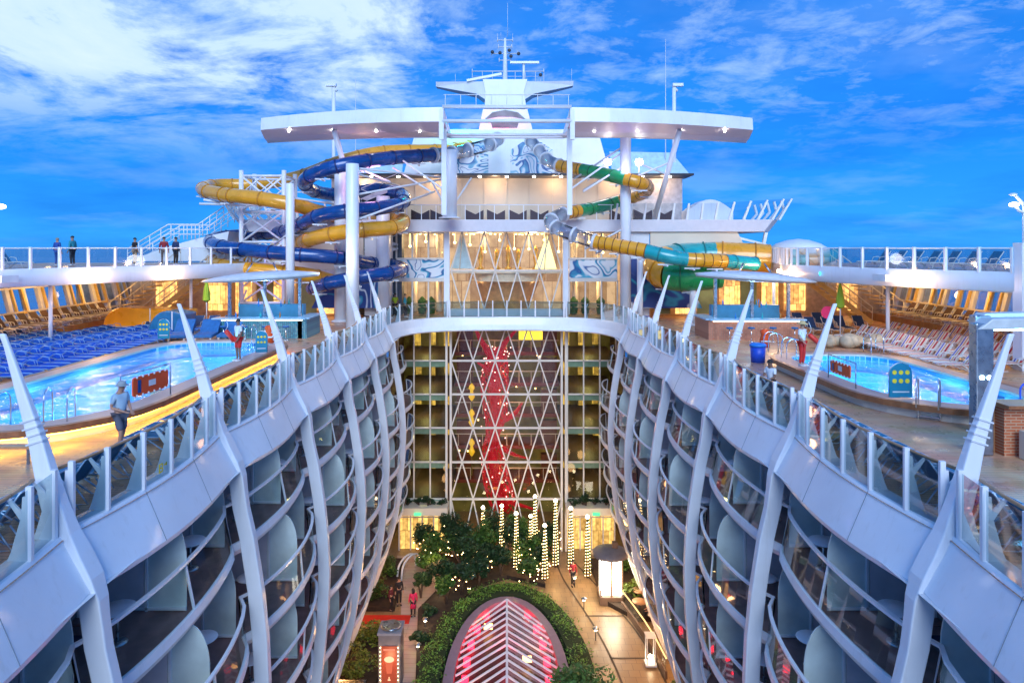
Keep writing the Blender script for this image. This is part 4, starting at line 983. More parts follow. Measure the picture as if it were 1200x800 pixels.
slide('green_yellow_slide', 'green and yellow striped tube slide looping round the right column',
 [(622,165,57),(632,176,55),(640,186,53),(655,194,51),(682,199,50),(708,204,48.5),(733,210,47),(752,215,47),(759,221,49),(748,229,51),(725,236,52),(700,243,51),(678,247,49.5),(660,251,48.5),(646,258,47.5),(650,266,46.8),(672,275,46),(696,283,45.5),(714,286,45),(735,290,44.5),(757,294,44),(780,300,43.5),(805,304,43.5),(826,305,43.5),(848,306,44),(884,309,45.5)],
 [(3,GACR,'clear'),(4,YEL,'ribbed'),(6,GREEN,''),(9,YEL,'ribbed'),(10,YEL,'ribbed'),(12,GREEN,''),(13,YEL,'ribbed'),(17,GACR,'clear'),(20,YEL,'ribbed'),(22,TEAL,''),(24,YEL,'ribbed'),(25,TEAL,'')], .46)
slide('wide_slide_bowl', 'wide yellow and green funnel tube the striped slide runs into',
 [(902,304,49.5),(868,302,50),(838,301,50.5),(805,302,50.5),(780,306,49.5),(771,314,47.5),(785,321,46.2),(812,322,45.6),(842,319,45.6)],
 [(2,YEL,''),(4,TEAL,''),(6,YEL,''),(8,GREEN,'')], 1.1)
# ------------------------------------------------------------------ side decks, terraces and window walls
CR_L = [(-27.2,22),(-25.6,29),(-24.4,33),(-21.8,38),(-18.9,43.6),(-16.8,49.5)]
CR_R = [(22.6,24),(21.7,29.3),(19.2,34.5),(17.6,40),(17.6,43.4),(18.4,46),(19.2,49.5)]
GOLDP = mat('gold_lit_frame', (.74,.50,.14), .45, var=.1)  # yellow lamplight on inner frames and stairs put into the colour
TERR = planks('terrace_planks', (.42,.24,.10), (.34,.19,.08), .14)
BACKG = mat('terrace_back', (.50,.36,.22), .6, var=.25)
for s, side, line in ((-1,'left',CR_L),(1,'right',CR_R)):
    ln = spline([V(x,y,0) for x,y in line], 4)
    out = [V(s*33,p.y,0) for p in ln]
    m = MB(); m.loft([[p+V(0,0,UD) for p in ln],[p+V(0,0,UD) for p in out]],False); struct(m.build('side_deck', DECKW))
    t = thing('side_deck_edge', 'white fascia and soffit of the raised %s side deck' % side, 'deck edge', (s*25,36,UD))
    m = MB(); m.loft([[p+V(0,0,UD+.05) for p in ln],[p+V(-s*.04,0,UD) for p in ln],[p+V(-s*.04,0,UD-.78) for p in ln],[p+V(s*.1,0,UD-.86) for p in ln]],False,True); m.build('fascia', WHITE, t)
    m = MB(); m.loft([[p+V(0,0,UD-.84) for p in ln],[p+V(0,0,UD-.84) for p in out]],False); m.build('soffit', CREAM, t)
    for k,(u) in enumerate((.30,.55,.72) if s < 0 else (.30,.62,.76)):
        p = ln[int(u*(len(ln)-1))]+V(-s*.10,0,UD-.45)
        MB().box(p,(.10,.5,.22)).build('wall_lamp', lamp('wash_lamp',(1,.72,.45),26), t)
        light('wash', p+V(-s*.5,-.2,-.25), (1,.58,.30), 90, .15)
    p = ln[8]+V(-s*.25,0,UD-.42); MB().box(p,(.35,.9,.34),rz=s*.2).build('speaker_box', WHITE2, t)
    q = ln[11]+V(-s*.10,0,UD-.38); m = MB(); m.ball(q,.13,8,sx=.3); m.ball(q+V(s*.1,.45,0),.11,8,sx=.3); m.ball(q+V(s*.2,.9,0),.08,8,sx=.3); m.each('emblem_dot', lamp('emblem_blue',(.1,.6,1),1.2), t)
    # glass rail on top
    pts = [ln[i] for i in range(1,len(ln),1)]
    r = thing('side_deck_railing', 'white post and glass railing along the raised %s side deck' % side, 'railing', pts[5]+V(0,0,UD), 'side deck railings')
    pp = []; acc = 0
    for a,b in zip(ln, ln[1:]):
        d = (b-a).length; k = max(1, round(d/1.35))
        for i in range(k): pp.append(a+(b-a)*(i/k)+V(0,0,UD))
    for i,p in enumerate(pp):
        m = MB(); m.beam(p,p+V(0,0,1.12),.13,.12); m.build('post', WHITE, r)
        if i < len(pp)-1: MB().quad(p+V(0,0,.06),pp[i+1]+V(0,0,.06),pp[i+1]+V(0,0,1.02),p+V(0,0,1.02)).build('glass_panel', FING, r)
    MB().tube([p+V(0,0,1.07) for p in pp],.035,6).build('handrail', WHITE, r)
    # terrace with its slanting window wall
    struct(MB().box((s*29.5,38,18.05),(6.6,28,.5)).build('terrace', TERR))
    WX2 = 28.6
    t = thing('window_wall', 'slanting white framed window wall with gold lit inner frames on the %s side' % side, 'window wall', (s*WX2,38,18.9))
    y = 26.; k = 0
    while y < 52:
        a = V(s*(WX2-.1),y,18.3); b = V(s*(WX2+.6),y,21.1)
        MB().beam(a,b,.22,.30,up=(0,1,0)).build('fin', WHITE2, t)
        if k % 2 == 0:
            m = MB(); f = lambda u,dy: V(s*(WX2-.2+.7*u),y+dy,18.6+2.5*u)
            m.beam(f(.22,.30),f(.80,.30),.14,.14,up=(0,1,0)); m.beam(f(.22,1.15),f(.80,1.15),.14,.14,up=(0,1,0)); m.beam(f(.22,.3),f(.22,1.15),.14,.14); m.beam(f(.80,.3),f(.80,1.15),.14,.14)
            m.build('inner_frame', GOLDP, t)
        MB().quad(V(s*WX2,y,18.35),V(s*WX2,y+1.35,18.35),V(s*(WX2+.65),y+1.35,21.1),V(s*(WX2+.65),y,21.1)).build('pane', GCLR, t)
        y += 1.35; k += 1
    for z,dx in ((18.75,.1),(20.6,.55),(19.2,.2)): MB().beam((s*(WX2+dx-.25),26,z),(s*(WX2+dx-.25),52,z),.12,.10).build('rail', MULL, t)
    for y in (30,35.5,41,46.5): light('terrace_light', (s*27.2,y,20.6), (1,.58,.20), 85, .3)
    # round posts under the deck
    for y,kk in ((36.2,'nearer'),(44.5,'farther')):
        x = s*(24.2 if y < 40 else 20.6) if s < 0 else (20.2 if y < 40 else 17.4)
        o = thing('deck_post', 'slim white post holding up the %s side deck, the %s of two' % (side, kk), 'post', (x,y,DK))
        MB().tube([(x,y,DK),(x,y,UD-.8)],.10,10).build('shaft', WHITE, o); MB().lathe((x,y,DK),[(.2,0),(.2,.04),(.11,.07)],10).build('base_plate', WHITE2, o)
    # gold lit stair up to the side deck
    o = thing('deck_stair', 'gold lit stair rising to the %s side deck' % side, 'stair', (s*21,46,DK))
    a0 = V(s*24.6,46,DK+.2); a1 = V(s*20.3,48,UD)
    d = a1-a0; n = 13; w = V(.35*s,1.7,0)*1.0
    for k in range(n):
        c = a0+d*((k+.5)/n); m = MB(); m.box(c+V(0,.9,0),(.36,1.9,.06)); m.build('tread', GOLDP, o)
    for e in (V(0,-.05,0),V(0,1.9,0)):
        MB().beam(a0+e-V(0,0,.1),a1+e-V(0,0,.1),.08,.32).build('stringer', GOLDP, o)
        m = MB(); m.tube([a0+e+V(0,0,1.0),a1+e+V(0,0,1.0)],.04,6); m.tube([a0+e+V(0,0,.6),a1+e+V(0,0,.6)],.02,5)
        for k in range(8): q = a0+e+d*(k/7); m.tube([q,q+V(0,0,1)],.025,5)
        m.build('stair_rail', MULL, o)
    o2 = thing('deck_stair', 'second gold lit stair beside the window wall on the %s side' % side, 'stair', (s*24.5,46,DK))
    a0 = V(s*27.6,47.5,DK+.4); a1 = V(s*23.6,49.4,UD); d = a1-a0
    for k in range(12): MB().box(a0+d*((k+.5)/12)+V(0,.8,0),(.36,1.6,.06)).build('tread', GOLDP, o2)
    for e in (V(0,0,0),V(0,1.7,0)):
        m = MB(); m.tube([a0+e+V(0,0,1.0),a1+e+V(0,0,1.0)],.04,6); [m.tube([a0+e+d*(k/7),a0+e+d*(k/7)+V(0,0,1)],.025,5) for k in range(8)]; m.build('stair_rail', MULL, o2)
    # wall closing the deck forward
    MB().box((s*22,52.5,19.8),(22,.4,4.0)).build('side_back_wall', BACKG, FB)
    for x in (14,18,22,26):
        MB().box((s*x,52.2,19.3),(1.6,.12,2.2)).build('lit_window', MATS['bar_glow'], FB)

# upper left: white sloping platform with stair rails; upper right: low white dome
t = thing('upper_stair', 'white stair and sloping platform with railings behind the left side deck', 'stair', (-24,51,UD))
MB().extr([(-28,50.6,22.0),(-21,50.6,22.0),(-20.6,50.6,24.2),(-22.8,50.6,23.7),(-25.4,50.6,23.0)],(0,2.5,0)).build('platform', WHITE, t)
for e in (0,1.0):
    for c in ([(-28,50.4+e*2,22.9),(-25,50.4+e*2,24.7),(-22.8,50.4+e*2,24.7),(-20.9,50.4+e*2,26)],):
        MB().tube(c,.05,6).build('handrail', WHITE, t)
        for dz in (.35,.7): MB().tube([V(*q)-V(0,0,dz) for q in c],.03,5).build('mid_rail', WHITE, t)
        m = MB()
        for k in range(12):
            u = k/11*3; i = min(2,int(u)); q = V(*c[i]).lerp(V(*c[i+1]),u-i); m.tube([q,q-V(0,0,1.1)],.035,5)
        m.each('baluster', WHITE, t)
t = thing('white_dome_roof', 'low white domed roof beyond the right side deck rail', 'roof', (21.5,52,UD))
MB().lathe((22.4,52.5,UD+.45),[(2.3,0),(2.2,.55),(1.6,.95),(.8,1.22),(.02,1.32)],24).build('dome', WHITE, t)
MB().lathe((22.4,52.5,UD-.2),[(2.2,0),(2.2,.68)],24).build('drum', WHITE2, t)
t = thing('white_dome_roof', 'shallow arched white roof on the right promenade wing', 'roof', (14.5,54,25))
MB().extr([V(14.3+3.6*k/10,54,25.9+.9*math.sin(PI*k/10)) for k in range(11)]+[V(17.9,54,25.1),V(14.3,54,25.1)],(0,2,0)).build('arch', WHITE, t)

# right light standard on its white pillar, glowing lamp at the left edge
t = thing('deck_light_standard', 'white light standard with two curved arms on a square pillar at the far right', 'lamp post', (21.9,29,DK))
MB().box((22.0,29,20.5),(.62,.55,5.4)).build('pillar', WHITE, t)
MB().tube([(22.0,29,23.1),(22.0,29,24.75)],.09,8).build('pole', WHITE, t)
MB().tube([(22.0,29,24.5),(21.75,29,24.55),(21.6,29,24.8)],.06,6).build('arm', WHITE, t); MB().tube([(22.0,29,24.7),(21.9,29,24.9),(21.6,29,25.2)],.06,6).build('arm', WHITE, t)
MB().ball((21.55,29,24.82),.2,8,sz=.5).build('lamp_head', lamp('head_lamp',(1,.95,.9),6), t); MB().ball((21.5,29,25.25),.16,8,sz=.4).build('lamp_head', WHITE, t)
MB().box((22.03,28.70,19.9),(.26,.02,.26)).build('round_sign', YSIGN, t)
t = thing('deck_light_standard', 'white light standard with a glowing head at the far left edge', 'lamp post', (-24.3,32.6,UD))
MB().tube([(-24.6,32.6,UD),(-24.6,32.6,24.6)],.09,8).build('pole', WHITE, t); MB().tube([(-24.6,32.6,24.6),(-24.3,32.6,24.9)],.06,6).build('arm', WHITE, t)
MB().ball((-24.15,32.6,24.95),.2,8,sz=.6).build('lamp_head', lamp('head_lamp',(1,.95,.9),6), t)

# ------------------------------------------------------------------ loungers
def make_lounger(name, fab, frame, back=.62, label='', stripes=False, length=1.9):
    t = thing(name, label, 'sun lounger', (0,0,0))
    w = .32; sl = .70; x0 = -length/2; bx = length/2-sl       # backrest hinged at x = bx, rising towards +x
    hx = bx+sl*math.cos(back); hz = .34+sl*math.sin(back)
    m = MB()
    for s in (-1,1):
        m.tube([(x0,s*w,.30),(x0+.1,s*w,.34),(bx,s*w,.34)],.02,6); m.tube([(bx,s*w,.34),(hx,s*w,hz)],.02,6)
        m.tube([(x0+.25,s*w,.34),(x0+.12,s*w,.0),(x0+.5,s*w,0.02)],.018,6)
        m.tube([(bx-.35,s*w,.34),(bx+.15,s*w,.0),(bx+.45,s*w,.02),(bx+.22,s*w,.34)],.018,6)
        m.tube([(bx-.30,s*(w+.03),.34),(bx-.22,s*(w+.03),.56),(bx+.05,s*(w+.03),.60),(bx+.28,s*(w+.03),.44)],.018,6)
    m.tube([(hx,-w,hz),(hx,w,hz)],.02,6); m.tube([(x0,-w,.30),(x0,w,.30)],.02,6); m.build('frame', frame, t)
    m = MB(); e = w-.02
    m.loft([[V(x0+.03,-e,.325),V(x0+.03,e,.325)],[V(x0+.5,-e,.345),V(x0+.5,e,.345)],[V(bx,-e,.35),V(bx,e,.35)]],False)
    m.loft([[V(x0+.03,-e,.305),V(x0+.03,e,.305)],[V(x0+.5,-e,.325),V(x0+.5,e,.325)],[V(bx,-e,.33),V(bx,e,.33)]],False); m.build('seat', fab, t)
    m = MB(); n = V(-math.sin(back),0,math.cos(back))
    m.extr([V(bx,-e,.345),V(bx,e,.345),V(hx,e,hz),V(hx,-e,hz)], n*.03); m.build('backrest', fab, t)
    return freeze(t)
def stripe_mat():
    m, N, L, b = nodes('striped_cloth'); tc = N.new('ShaderNodeTexCoord'); sp = N.new('ShaderNodeSeparateXYZ'); L.new(tc.outputs['Object'], sp.inputs[0])
    mm = N.new('ShaderNodeMath'); mm.operation = 'MULTIPLY_ADD'; L.new(sp.outputs['Y'], mm.inputs[0]); mm.inputs[1].default_value = 1.55; mm.inputs[2].default_value = .5
    r = N.new('ShaderNodeValToRGB'); cr = r.color_ramp; cr.interpolation = 'CONSTANT'
    cs = [(0,(.72,.62,.50)),(.16,(.50,.02,.03)),(.34,(.75,.68,.58)),(.50,(.60,.30,.10)),(.60,(.76,.70,.62)),(.72,(.06,.10,.50)),(.84,(.74,.66,.58))]
    cr.elements[0].position = 0; cr.elements[0].color = cs[0][1]+(1,); cr.elements[1].position = cs[1][0]; cr.elements[1].color = cs[1][1]+(1,)
    for p,c in cs[2:]: e = cr.elements.new(p); e.color = c+(1,)
    L.new(mm.outputs[0], r.inputs[0]); L.new(r.outputs[0], b.inputs['Base Color']); b.inputs['Roughness'].default_value = .8
    return m
STRIPE = stripe_mat()
FRB = mat('lounger_frame_pale', (.42,.55,.72), .3, .6, var=.05); FRW = mat('lounger_frame_white', (.72,.70,.66), .35)
# blue field beside the left pool: three rows, backrests low, feet to the pool
P1 = make_lounger('sun_lounger', ROYAL, mat('lounger_frame_blue',(.14,.32,.62),.4,.2), .22, 'x'); fst = True
rowsn = ['row closest to the left pool','second row from the pool','third row from the pool','outermost row by the terrace']
for r_,x in enumerate((-19.3,-21.4,-23.5,-25.5)):
    ys = [26.0+.80*k for k in range(20)] if r_ < 3 else [31+.8*k for k in range(13)]
    for k,y in enumerate(ys):
        if x < -24 and 39.5 < y: continue
        put(P1, fst, (x+.05*math.sin(k*3),y,DK), PI+rr.uniform(-.10,.10), 'flat royal blue lounger, %s from camera, %s' % (ORD[k], rowsn[r_]), 'royal blue loungers beside the left pool'); fst = False
# brown loungers on both terraces, backs raised
P2 = make_lounger('terrace_lounger', BROWNF, FRW, 1.0, 'x'); fst = True
for s, side in ((-1,'left'),(1,'right')):
    for k in range(19):
        y = 29.5+.95*k
        put(P2, fst, (s*27.2,y,18.3), (PI if s < 0 else 0), 'brown lounger with raised back on the %s terrace, %s from the camera' % (side, ORD[k]), 'brown loungers on the terraces under the windows'); fst = False
P3 = make_lounger('reclined_lounger', mat('navy_sling',(.01,.05,.16),.7), FRW, .95, 'x'); fst = True
for k in range(4):
    put(P3, fst, (-26.3,34.0+k*1.1,DK), PI, 'dark navy lounger with raised back at the left edge, %s from the camera' % ORD[k], 'dark navy loungers by the left terrace'); fst = False
for k in range(9):
    put(P3, False, (-14.6-.95*k,42.6-.05*k,DK), PI/2, 'dark navy lounger behind the left bar, %s from the middle of the ship' % ORD[k], 'dark navy loungers behind the left bar')
for k,(x,y) in enumerate([(16.4,41.5),(17.5,41.5),(18.6,41.5),(19.7,41.5),(20.8,42.3),(22.0,42.3),(17.6,44.2),(19.0,44.2),(20.4,44.4),(14.9,43.8),(13.8,43.8)]):
    put(P3, False, (x,y,DK), PI/2, 'raised teal lounger behind the right pool, %s %s' % (ORD[k % 6], 'in the front line' if k < 6 else 'in the rear group'), 'raised teal loungers behind the right pool')
# blue padded double seats by the left pool end
t0 = thing('padded_daybed', 'x', 'daybed', (0,0,0))
MB().extr([V(-.7,0,.25),V(-.7,0,.42),V(.35,0,.48),V(.95,0,1.15),V(1.12,0,1.10),V(.6,0,.3)],(0,1.0,0)).build('cushion', BLUEF, t0, bevel=.04)
m = MB(); [m.box((x,y,.13),(.08,.08,.26)) for x in (-.6,.6) for y in (.1,.9)]; m.each('leg', WHITE2, t0); freeze(t0)
for k,(x,y) in enumerate(((-17.6,37.9),(-16.2,38.0),(-15.0,38.2))): put(t0, k == 0, (x,y,DK), PI/2+.1, 'bright blue padded daybed at the far end of the left pool, %s from the left' % ORD[k], 'blue daybeds at the end of the left pool')
# striped ones round the right pool
P4 = make_lounger('striped_lounger', STRIPE, FRW, .95, 'x'); fst = True
for r_,(x,y0,n) in enumerate(((19.0,28.6,11),(21.4,28.9,12),(23.7,30.5,9))):
    for k in range(n):
        put(P4, fst, (x+.02*k,y0+.92*k,DK), rr.uniform(-.13,.13), 'striped lounger, %s from camera, %s row from the right pool' % (ORD[k], ORD[r_]), 'striped loungers beside the right pool'); fst = False
# teal loungers standing behind the deck-edge glass
P5 = make_lounger('teal_lounger', TEALF, FRB, .95, 'x', length=1.65); fst = True
for s, side in ((-1,'left'),(1,'right')):
    for k in range(22 if s < 0 else 19):
        y = 8.6+.92*k
        if abs(y-17.3) < .5 and s < 0: continue
        put(P5, fst, (s*9.05,y,DK), (0 if s < 0 else PI), 'teal lounger backed against the %s deck-edge glass, %s from the camera' % (side, ORD[k]), 'teal loungers behind the deck edge railings'); fst = False
P6 = make_lounger('upper_lounger', TEALF, FRW, .95, 'x'); fst = True
for k in range(9):
    put(P6, fst, (22.9-.28*k if k < 9 else 20,29.8+k*1.05,UD), 0, 'teal lounger behind the right side deck rail, %s from the camera' % ORD[k], 'teal loungers on the side decks'); fst = False
for k in range(4):
    put(P6, False, (-26.8+.3*k,32.4+k*1.1,UD), PI, 'teal lounger behind the left side deck rail, %s from the camera' % ORD[k], 'teal loungers on the side decks')

# ------------------------------------------------------------------ poolside furniture
def ladder(x, y, rz, label):
    t = thing('pool_ladder', label, 'pool ladder', (x,y,DK+.46), 'chrome pool handrails')
    c, s_ = math.cos(rz), math.sin(rz)
    for e in (-.28,.28):
        pts = []
        for a,b in ((.45,0),(.45,.55),(.36,.78),(.15,.86),(-.10,.78),(-.2,.5),(-.2,-.6)): pts.append(V(x+a*c-e*s_, y+a*s_+e*c, DK+.46+b))
        MB().tube(spline(pts,4),.022,8).build('rail', CHROME, t)
    for z in (-.1,-.35): MB().box((x-.2*c,y-.2*s_,DK+.46+z),(.12,.5,.03),rz=rz).build('rung', CHROME, t)
    t.location = t.location
ladder(-12.4,19.0,-1.3,'right chrome ladder at the camera end of the left pool'); ladder(-13.8,18.4,-1.5,'left chrome ladder at the camera end of the left pool')
ladder(-13.0,34.2,PI/2,'chrome ladder at the far end of the left pool'); ladder(16.5,30.6,PI/2,'chrome ladder at the far corner of the right pool')
ladder(12.3,29.2,PI,'chrome ladder beside the lifeguard at the right pool'); ladder(12.3,31.2,PI,'curved chrome handrail behind the lifeguard at the right pool'); ladder(12.6,20.4,-2.2,'chrome handrail by the steel post of the near right shelter')
t = thing('grab_pole', 'single upright steel pole on the near rim of the left pool', 'pole', (-10.9,18.5,DK+.46)); MB().tube([(-13.1,17.5,DK+.46),(-13.1,17.5,DK+1.5)],.035,8).build('shaft', STEEL, t); MB().lathe((-13.1,17.5,DK+.46),[(.09,0),(.09,.03),(.04,.05)],10).build('flange', STEEL, t)
def info_sign(x, y, z, w, h, rz, label):
    t = thing('safety_sign', label, 'sign', (x,y,z), 'round-topped blue pool signs')
    c, s_ = math.cos(rz), math.sin(rz)
    o = [(-w/2,.05),(w/2,.05)]+[(w/2*math.cos(a),h-w/2+w/2*math.sin(a)) for a in [PI*i/12 for i in range(13)]]
    tr = lambda u,v,d=0: V(x+u*c-d*s_*-1*0+d*s_*1, y+u*s_-d*c, z+v)
    MB().extr([tr(u,v) for u,v in o], (-.05*s_,.05*c,0)).build('board', SIGNB, t)
    for r_ in range(2):
        for k in range(3):
            m = MB(); cx_, cz = (-.28+.28*k)*w, h*(.74-.24*r_); m.extr([tr(cx_+w*.10*math.cos(a),cz+w*.10*math.sin(a),.004) for a in [2*PI*i/10 for i in range(10)]],(.006*s_,-.006*c,0)); m.build('symbol', YSIGN, t)
    m = MB(); m.extr([tr(-w*.36,.20,.004),tr(w*.36,.20,.004),tr(w*.36,.24,.004),tr(-w*.36,.24,.004)],(.006*s_,-.006*c,0)); m.build('text_line', WHITE2, t)
    m = MB(); m.tube([tr(u,v,-.025) for u,v in o],.018,6,closed=True); m.build('frame', STEEL, t)
info_sign(12.35,21.4,DK+.46,.72,1.12,0,'largest blue safety sign with six yellow symbols, on the rim of the right pool')
info_sign(-17.7,35.2,DK+.46,.60,1.05,0,'blue safety sign with yellow symbols at the far left corner of the left pool')
info_sign(-11.0,30.6,DK+.46,.5,1.0,.2,'small blue safety sign beside the lifeguard at the left pool')
def rescue_board(a, b, h0, h1, label):
    a = V(*a); b = V(*b); d = b-a; t = thing('rescue_board', label, 'rescue board', a, 'orange rescue boards on pool rails')
    m = MB(); m.tube([a-d*.25,a-d*.25+V(0,0,h1+.12),b+d*.15+V(0,0,h1+.12),b+d*.15],.022,6); m.build('rail_frame', STEEL, t)
    n = V(d.y,-d.x,0).normalized()*.05
    r = .10; o = []
    for (cx_,cz),a0 in (((0,h0),PI),((1,h0),1.5*PI),((1,h1),0),((0,h1),.5*PI)):
        for i in range(4):
            an = a0+i/3*PI/2; o.append(a+d*(cx_+(r/d.length*(1 if cx_ == 0 else -1))+r/d.length*math.cos(an))+V(0,0,cz+(r if cz == h0 else -r)+r*math.sin(an)))
    MB().extr([q+n for q in o], n*.9).build('board', ORANGE, t)
    m = MB()
    for k in range(6):
        for zz_ in (h0+.02,h1-.02): q = a+d*(.1+.16*k)+n*2+V(0,0,zz_); m.ball(q,.035,6)
    m.each('rope_knot', WHITE2, t)
    MB().extr([a+d*.42+n*2.05+V(0,0,(h0+h1)/2-.08),a+d*.62+n*2.05+V(0,0,(h0+h1)/2-.08),a+d*.62+n*2.05+V(0,0,(h0+h1)/2+.1),a+d*.42+n*2.05+V(0,0,(h0+h1)/2+.1)], n*.1).build('white_patch', WHITE2, t)
    MB().extr([a+d*.12+n*2.02+V(0,0,h0+.1),a+d*.2+n*2.02+V(0,0,h0+.1),a+d*.2+n*2.02+V(0,0,h1-.1),a+d*.12+n*2.02+V(0,0,h1-.1)], n*.3).build('strap', NAVY, t)
rescue_board((-11.2,20.3,DK+.46),(-10.95,21.9,DK+.46),.28,.86,'orange rescue board on a rail at the left pool near the man in a cap')
rescue_board((11.75,24.6,DK+.46),(11.75,23.2,DK+.46),.28,.72,'red orange rescue board on a rail at the right pool')
t = thing('wall_bench', 'narrow wooden bench shelf below the glowing rim of the left pool', 'bench', (-12.4,16.2,DK))
MB().box((-12.6,16.4,DK+.42),(2.6,.28,.06),rz=.02).build('seat', HANDW, t); m = MB(); [m.box((-12.6+dx,16.4,DK+.2),(.05,.05,.4)) for dx in (-1.1,1.1)]; m.each('leg', STEEL, t)
t = thing('towel_bin', 'blue round bin by the right pool steps', 'bin', (11.45,31.2,DK)); MB().lathe((11.4,31.0,DK),[(.30,0),(.34,.72)],18).build('body', BLUEP, t); MB().lathe((11.4,31.0,DK+.72),[(.37,0),(.37,.08),(.30,.14),(.02,.16)],18).build('lid', mat('bin_lid',(.02,.22,.7),.4), t)
t = thing('life_vest', 'orange and white life vest hanging on the left pool rail end', 'life vest', (-11.6,33.5,DK+.9)); m = MB(); m.loft([[V(-11.6+sx*.2*k,33.3+dy*.12,DK+.55+z) for sx,dy in ((-1,-1),(1,-1),(1,1),(-1,1))] for z,k in ((0,1),(.35,.9),(.6,.6),(.75,.9),(.85,.5))],True,True,True); m.build('vest', ORANGE, t); MB().box((-11.6,33.16,DK+.85),(.44,.03,.06)).build('strap', WHITE2, t)
t = thing('life_vest', 'orange and white life vest hanging by the right pool handrail', 'life vest', (11.9,32,DK+.9)); m = MB(); m.loft([[V(12.0+sx*.2*k,31.8+dy*.12,DK+.55+z) for sx,dy in ((-1,-1),(1,-1),(1,1),(-1,1))] for z,k in ((0,1),(.35,.9),(.6,.6),(.75,.9),(.85,.5))],True,True,True); m.build('vest', ORANGE, t); MB().box((12.0,31.66,DK+.85),(.44,.03,.06)).build('strap', WHITE2, t)
t = thing('round_buoy_sign', 'round pink lifebuoy sign among the teal loungers on the right', 'sign', (18.3,39,DK)); MB().tube([(18.3,39,DK),(18.3,39,DK+1.3)],.03,6).build('post', STEEL, t); MB().extr([V(18.3+.36*math.cos(a),38.95,DK+1.5+.36*math.sin(a)) for a in [2*PI*i/18 for i in range(18)]],(0,.04,0)).build('disc', mat('pink_disc',(.75,.03,.14),.4), t)
# children's covers left of the pool
for (x,y,L2,h,mm,lab) in ((-22.6,42.6,5.2,1.15,YEL,'long yellow curved cover behind the royal blue loungers'),(-19.9,39.9,2.1,1.2,mat('blue_cover',(.01,.14,.30),.3,var=.2,coat=.5),'short dark blue curved cover behind the left pool sign')):
    t = thing('curved_cover', lab, 'cover', (x,y,DK)); m = MB(); prof = []
    n = 10
    for i in range(n+1):
        a = PI/2*i/n; prof.append((-L2/2+1.2*(1-math.sin(a)) if False else -L2/2+1.1*(1-math.cos(a)), .3+h*math.sin(a)))
    o = [V(x-L2/2,y,DK+.3)]+[V(x+q,y,DK+z) for q,z in prof]+[V(x+L2/2,y,DK+.3+h*.86),V(x+L2/2,y,DK+.3)]
    m.extr(o,(0,1.6,0)); m.build('shell', mm, t, bevel=.08); MB().box((x+.1,y+.6,DK+.16),(L2+.3,2.1,.30)).build('base', WHITE2, t)
    MB().box((x+.35,y-.03,DK+.3+h/2),(.06,.05,h*.95)).build('seam', WHITE2, t)
for x,y,side in ((-19.0,43.2,'left'),(18.8,38.5,'right')):
    t = thing('closed_umbrella', 'closed lime green umbrella on the %s pool deck' % side, 'umbrella', (x,y,DK))
    MB().tube([(x,y,DK),(x,y,DK+3.2)],.035,8).build('pole', WHITE2, t); MB().lathe((x,y,DK+1.75),[(.06,0),(.24,.12),(.20,.6),(.10,1.2),(.02,1.5)],9,False).build('folded_canopy', mat('lime_cloth',(.28,.45,.03),.8), t); MB().lathe((x,y,DK),[(.3,0),(.3,.08),(.05,.12)],12).build('foot', STEEL, t)
t = thing('rock_edge', 'low beige artificial rock wall beside the striped loungers', 'rock', (17.8,35.5,DK))
m = MB()
for k in range(16): m.ball((16.6+rr.random()*3.2,35.2+rr.random()*.9,DK+.25+rr.random()*.2),.30+rr.random()*.16,7,sz=.8)
m.build('stones', mat('beige_rock',(.48,.40,.28),.8,var=.3,bump=.5,bscale=5), t)

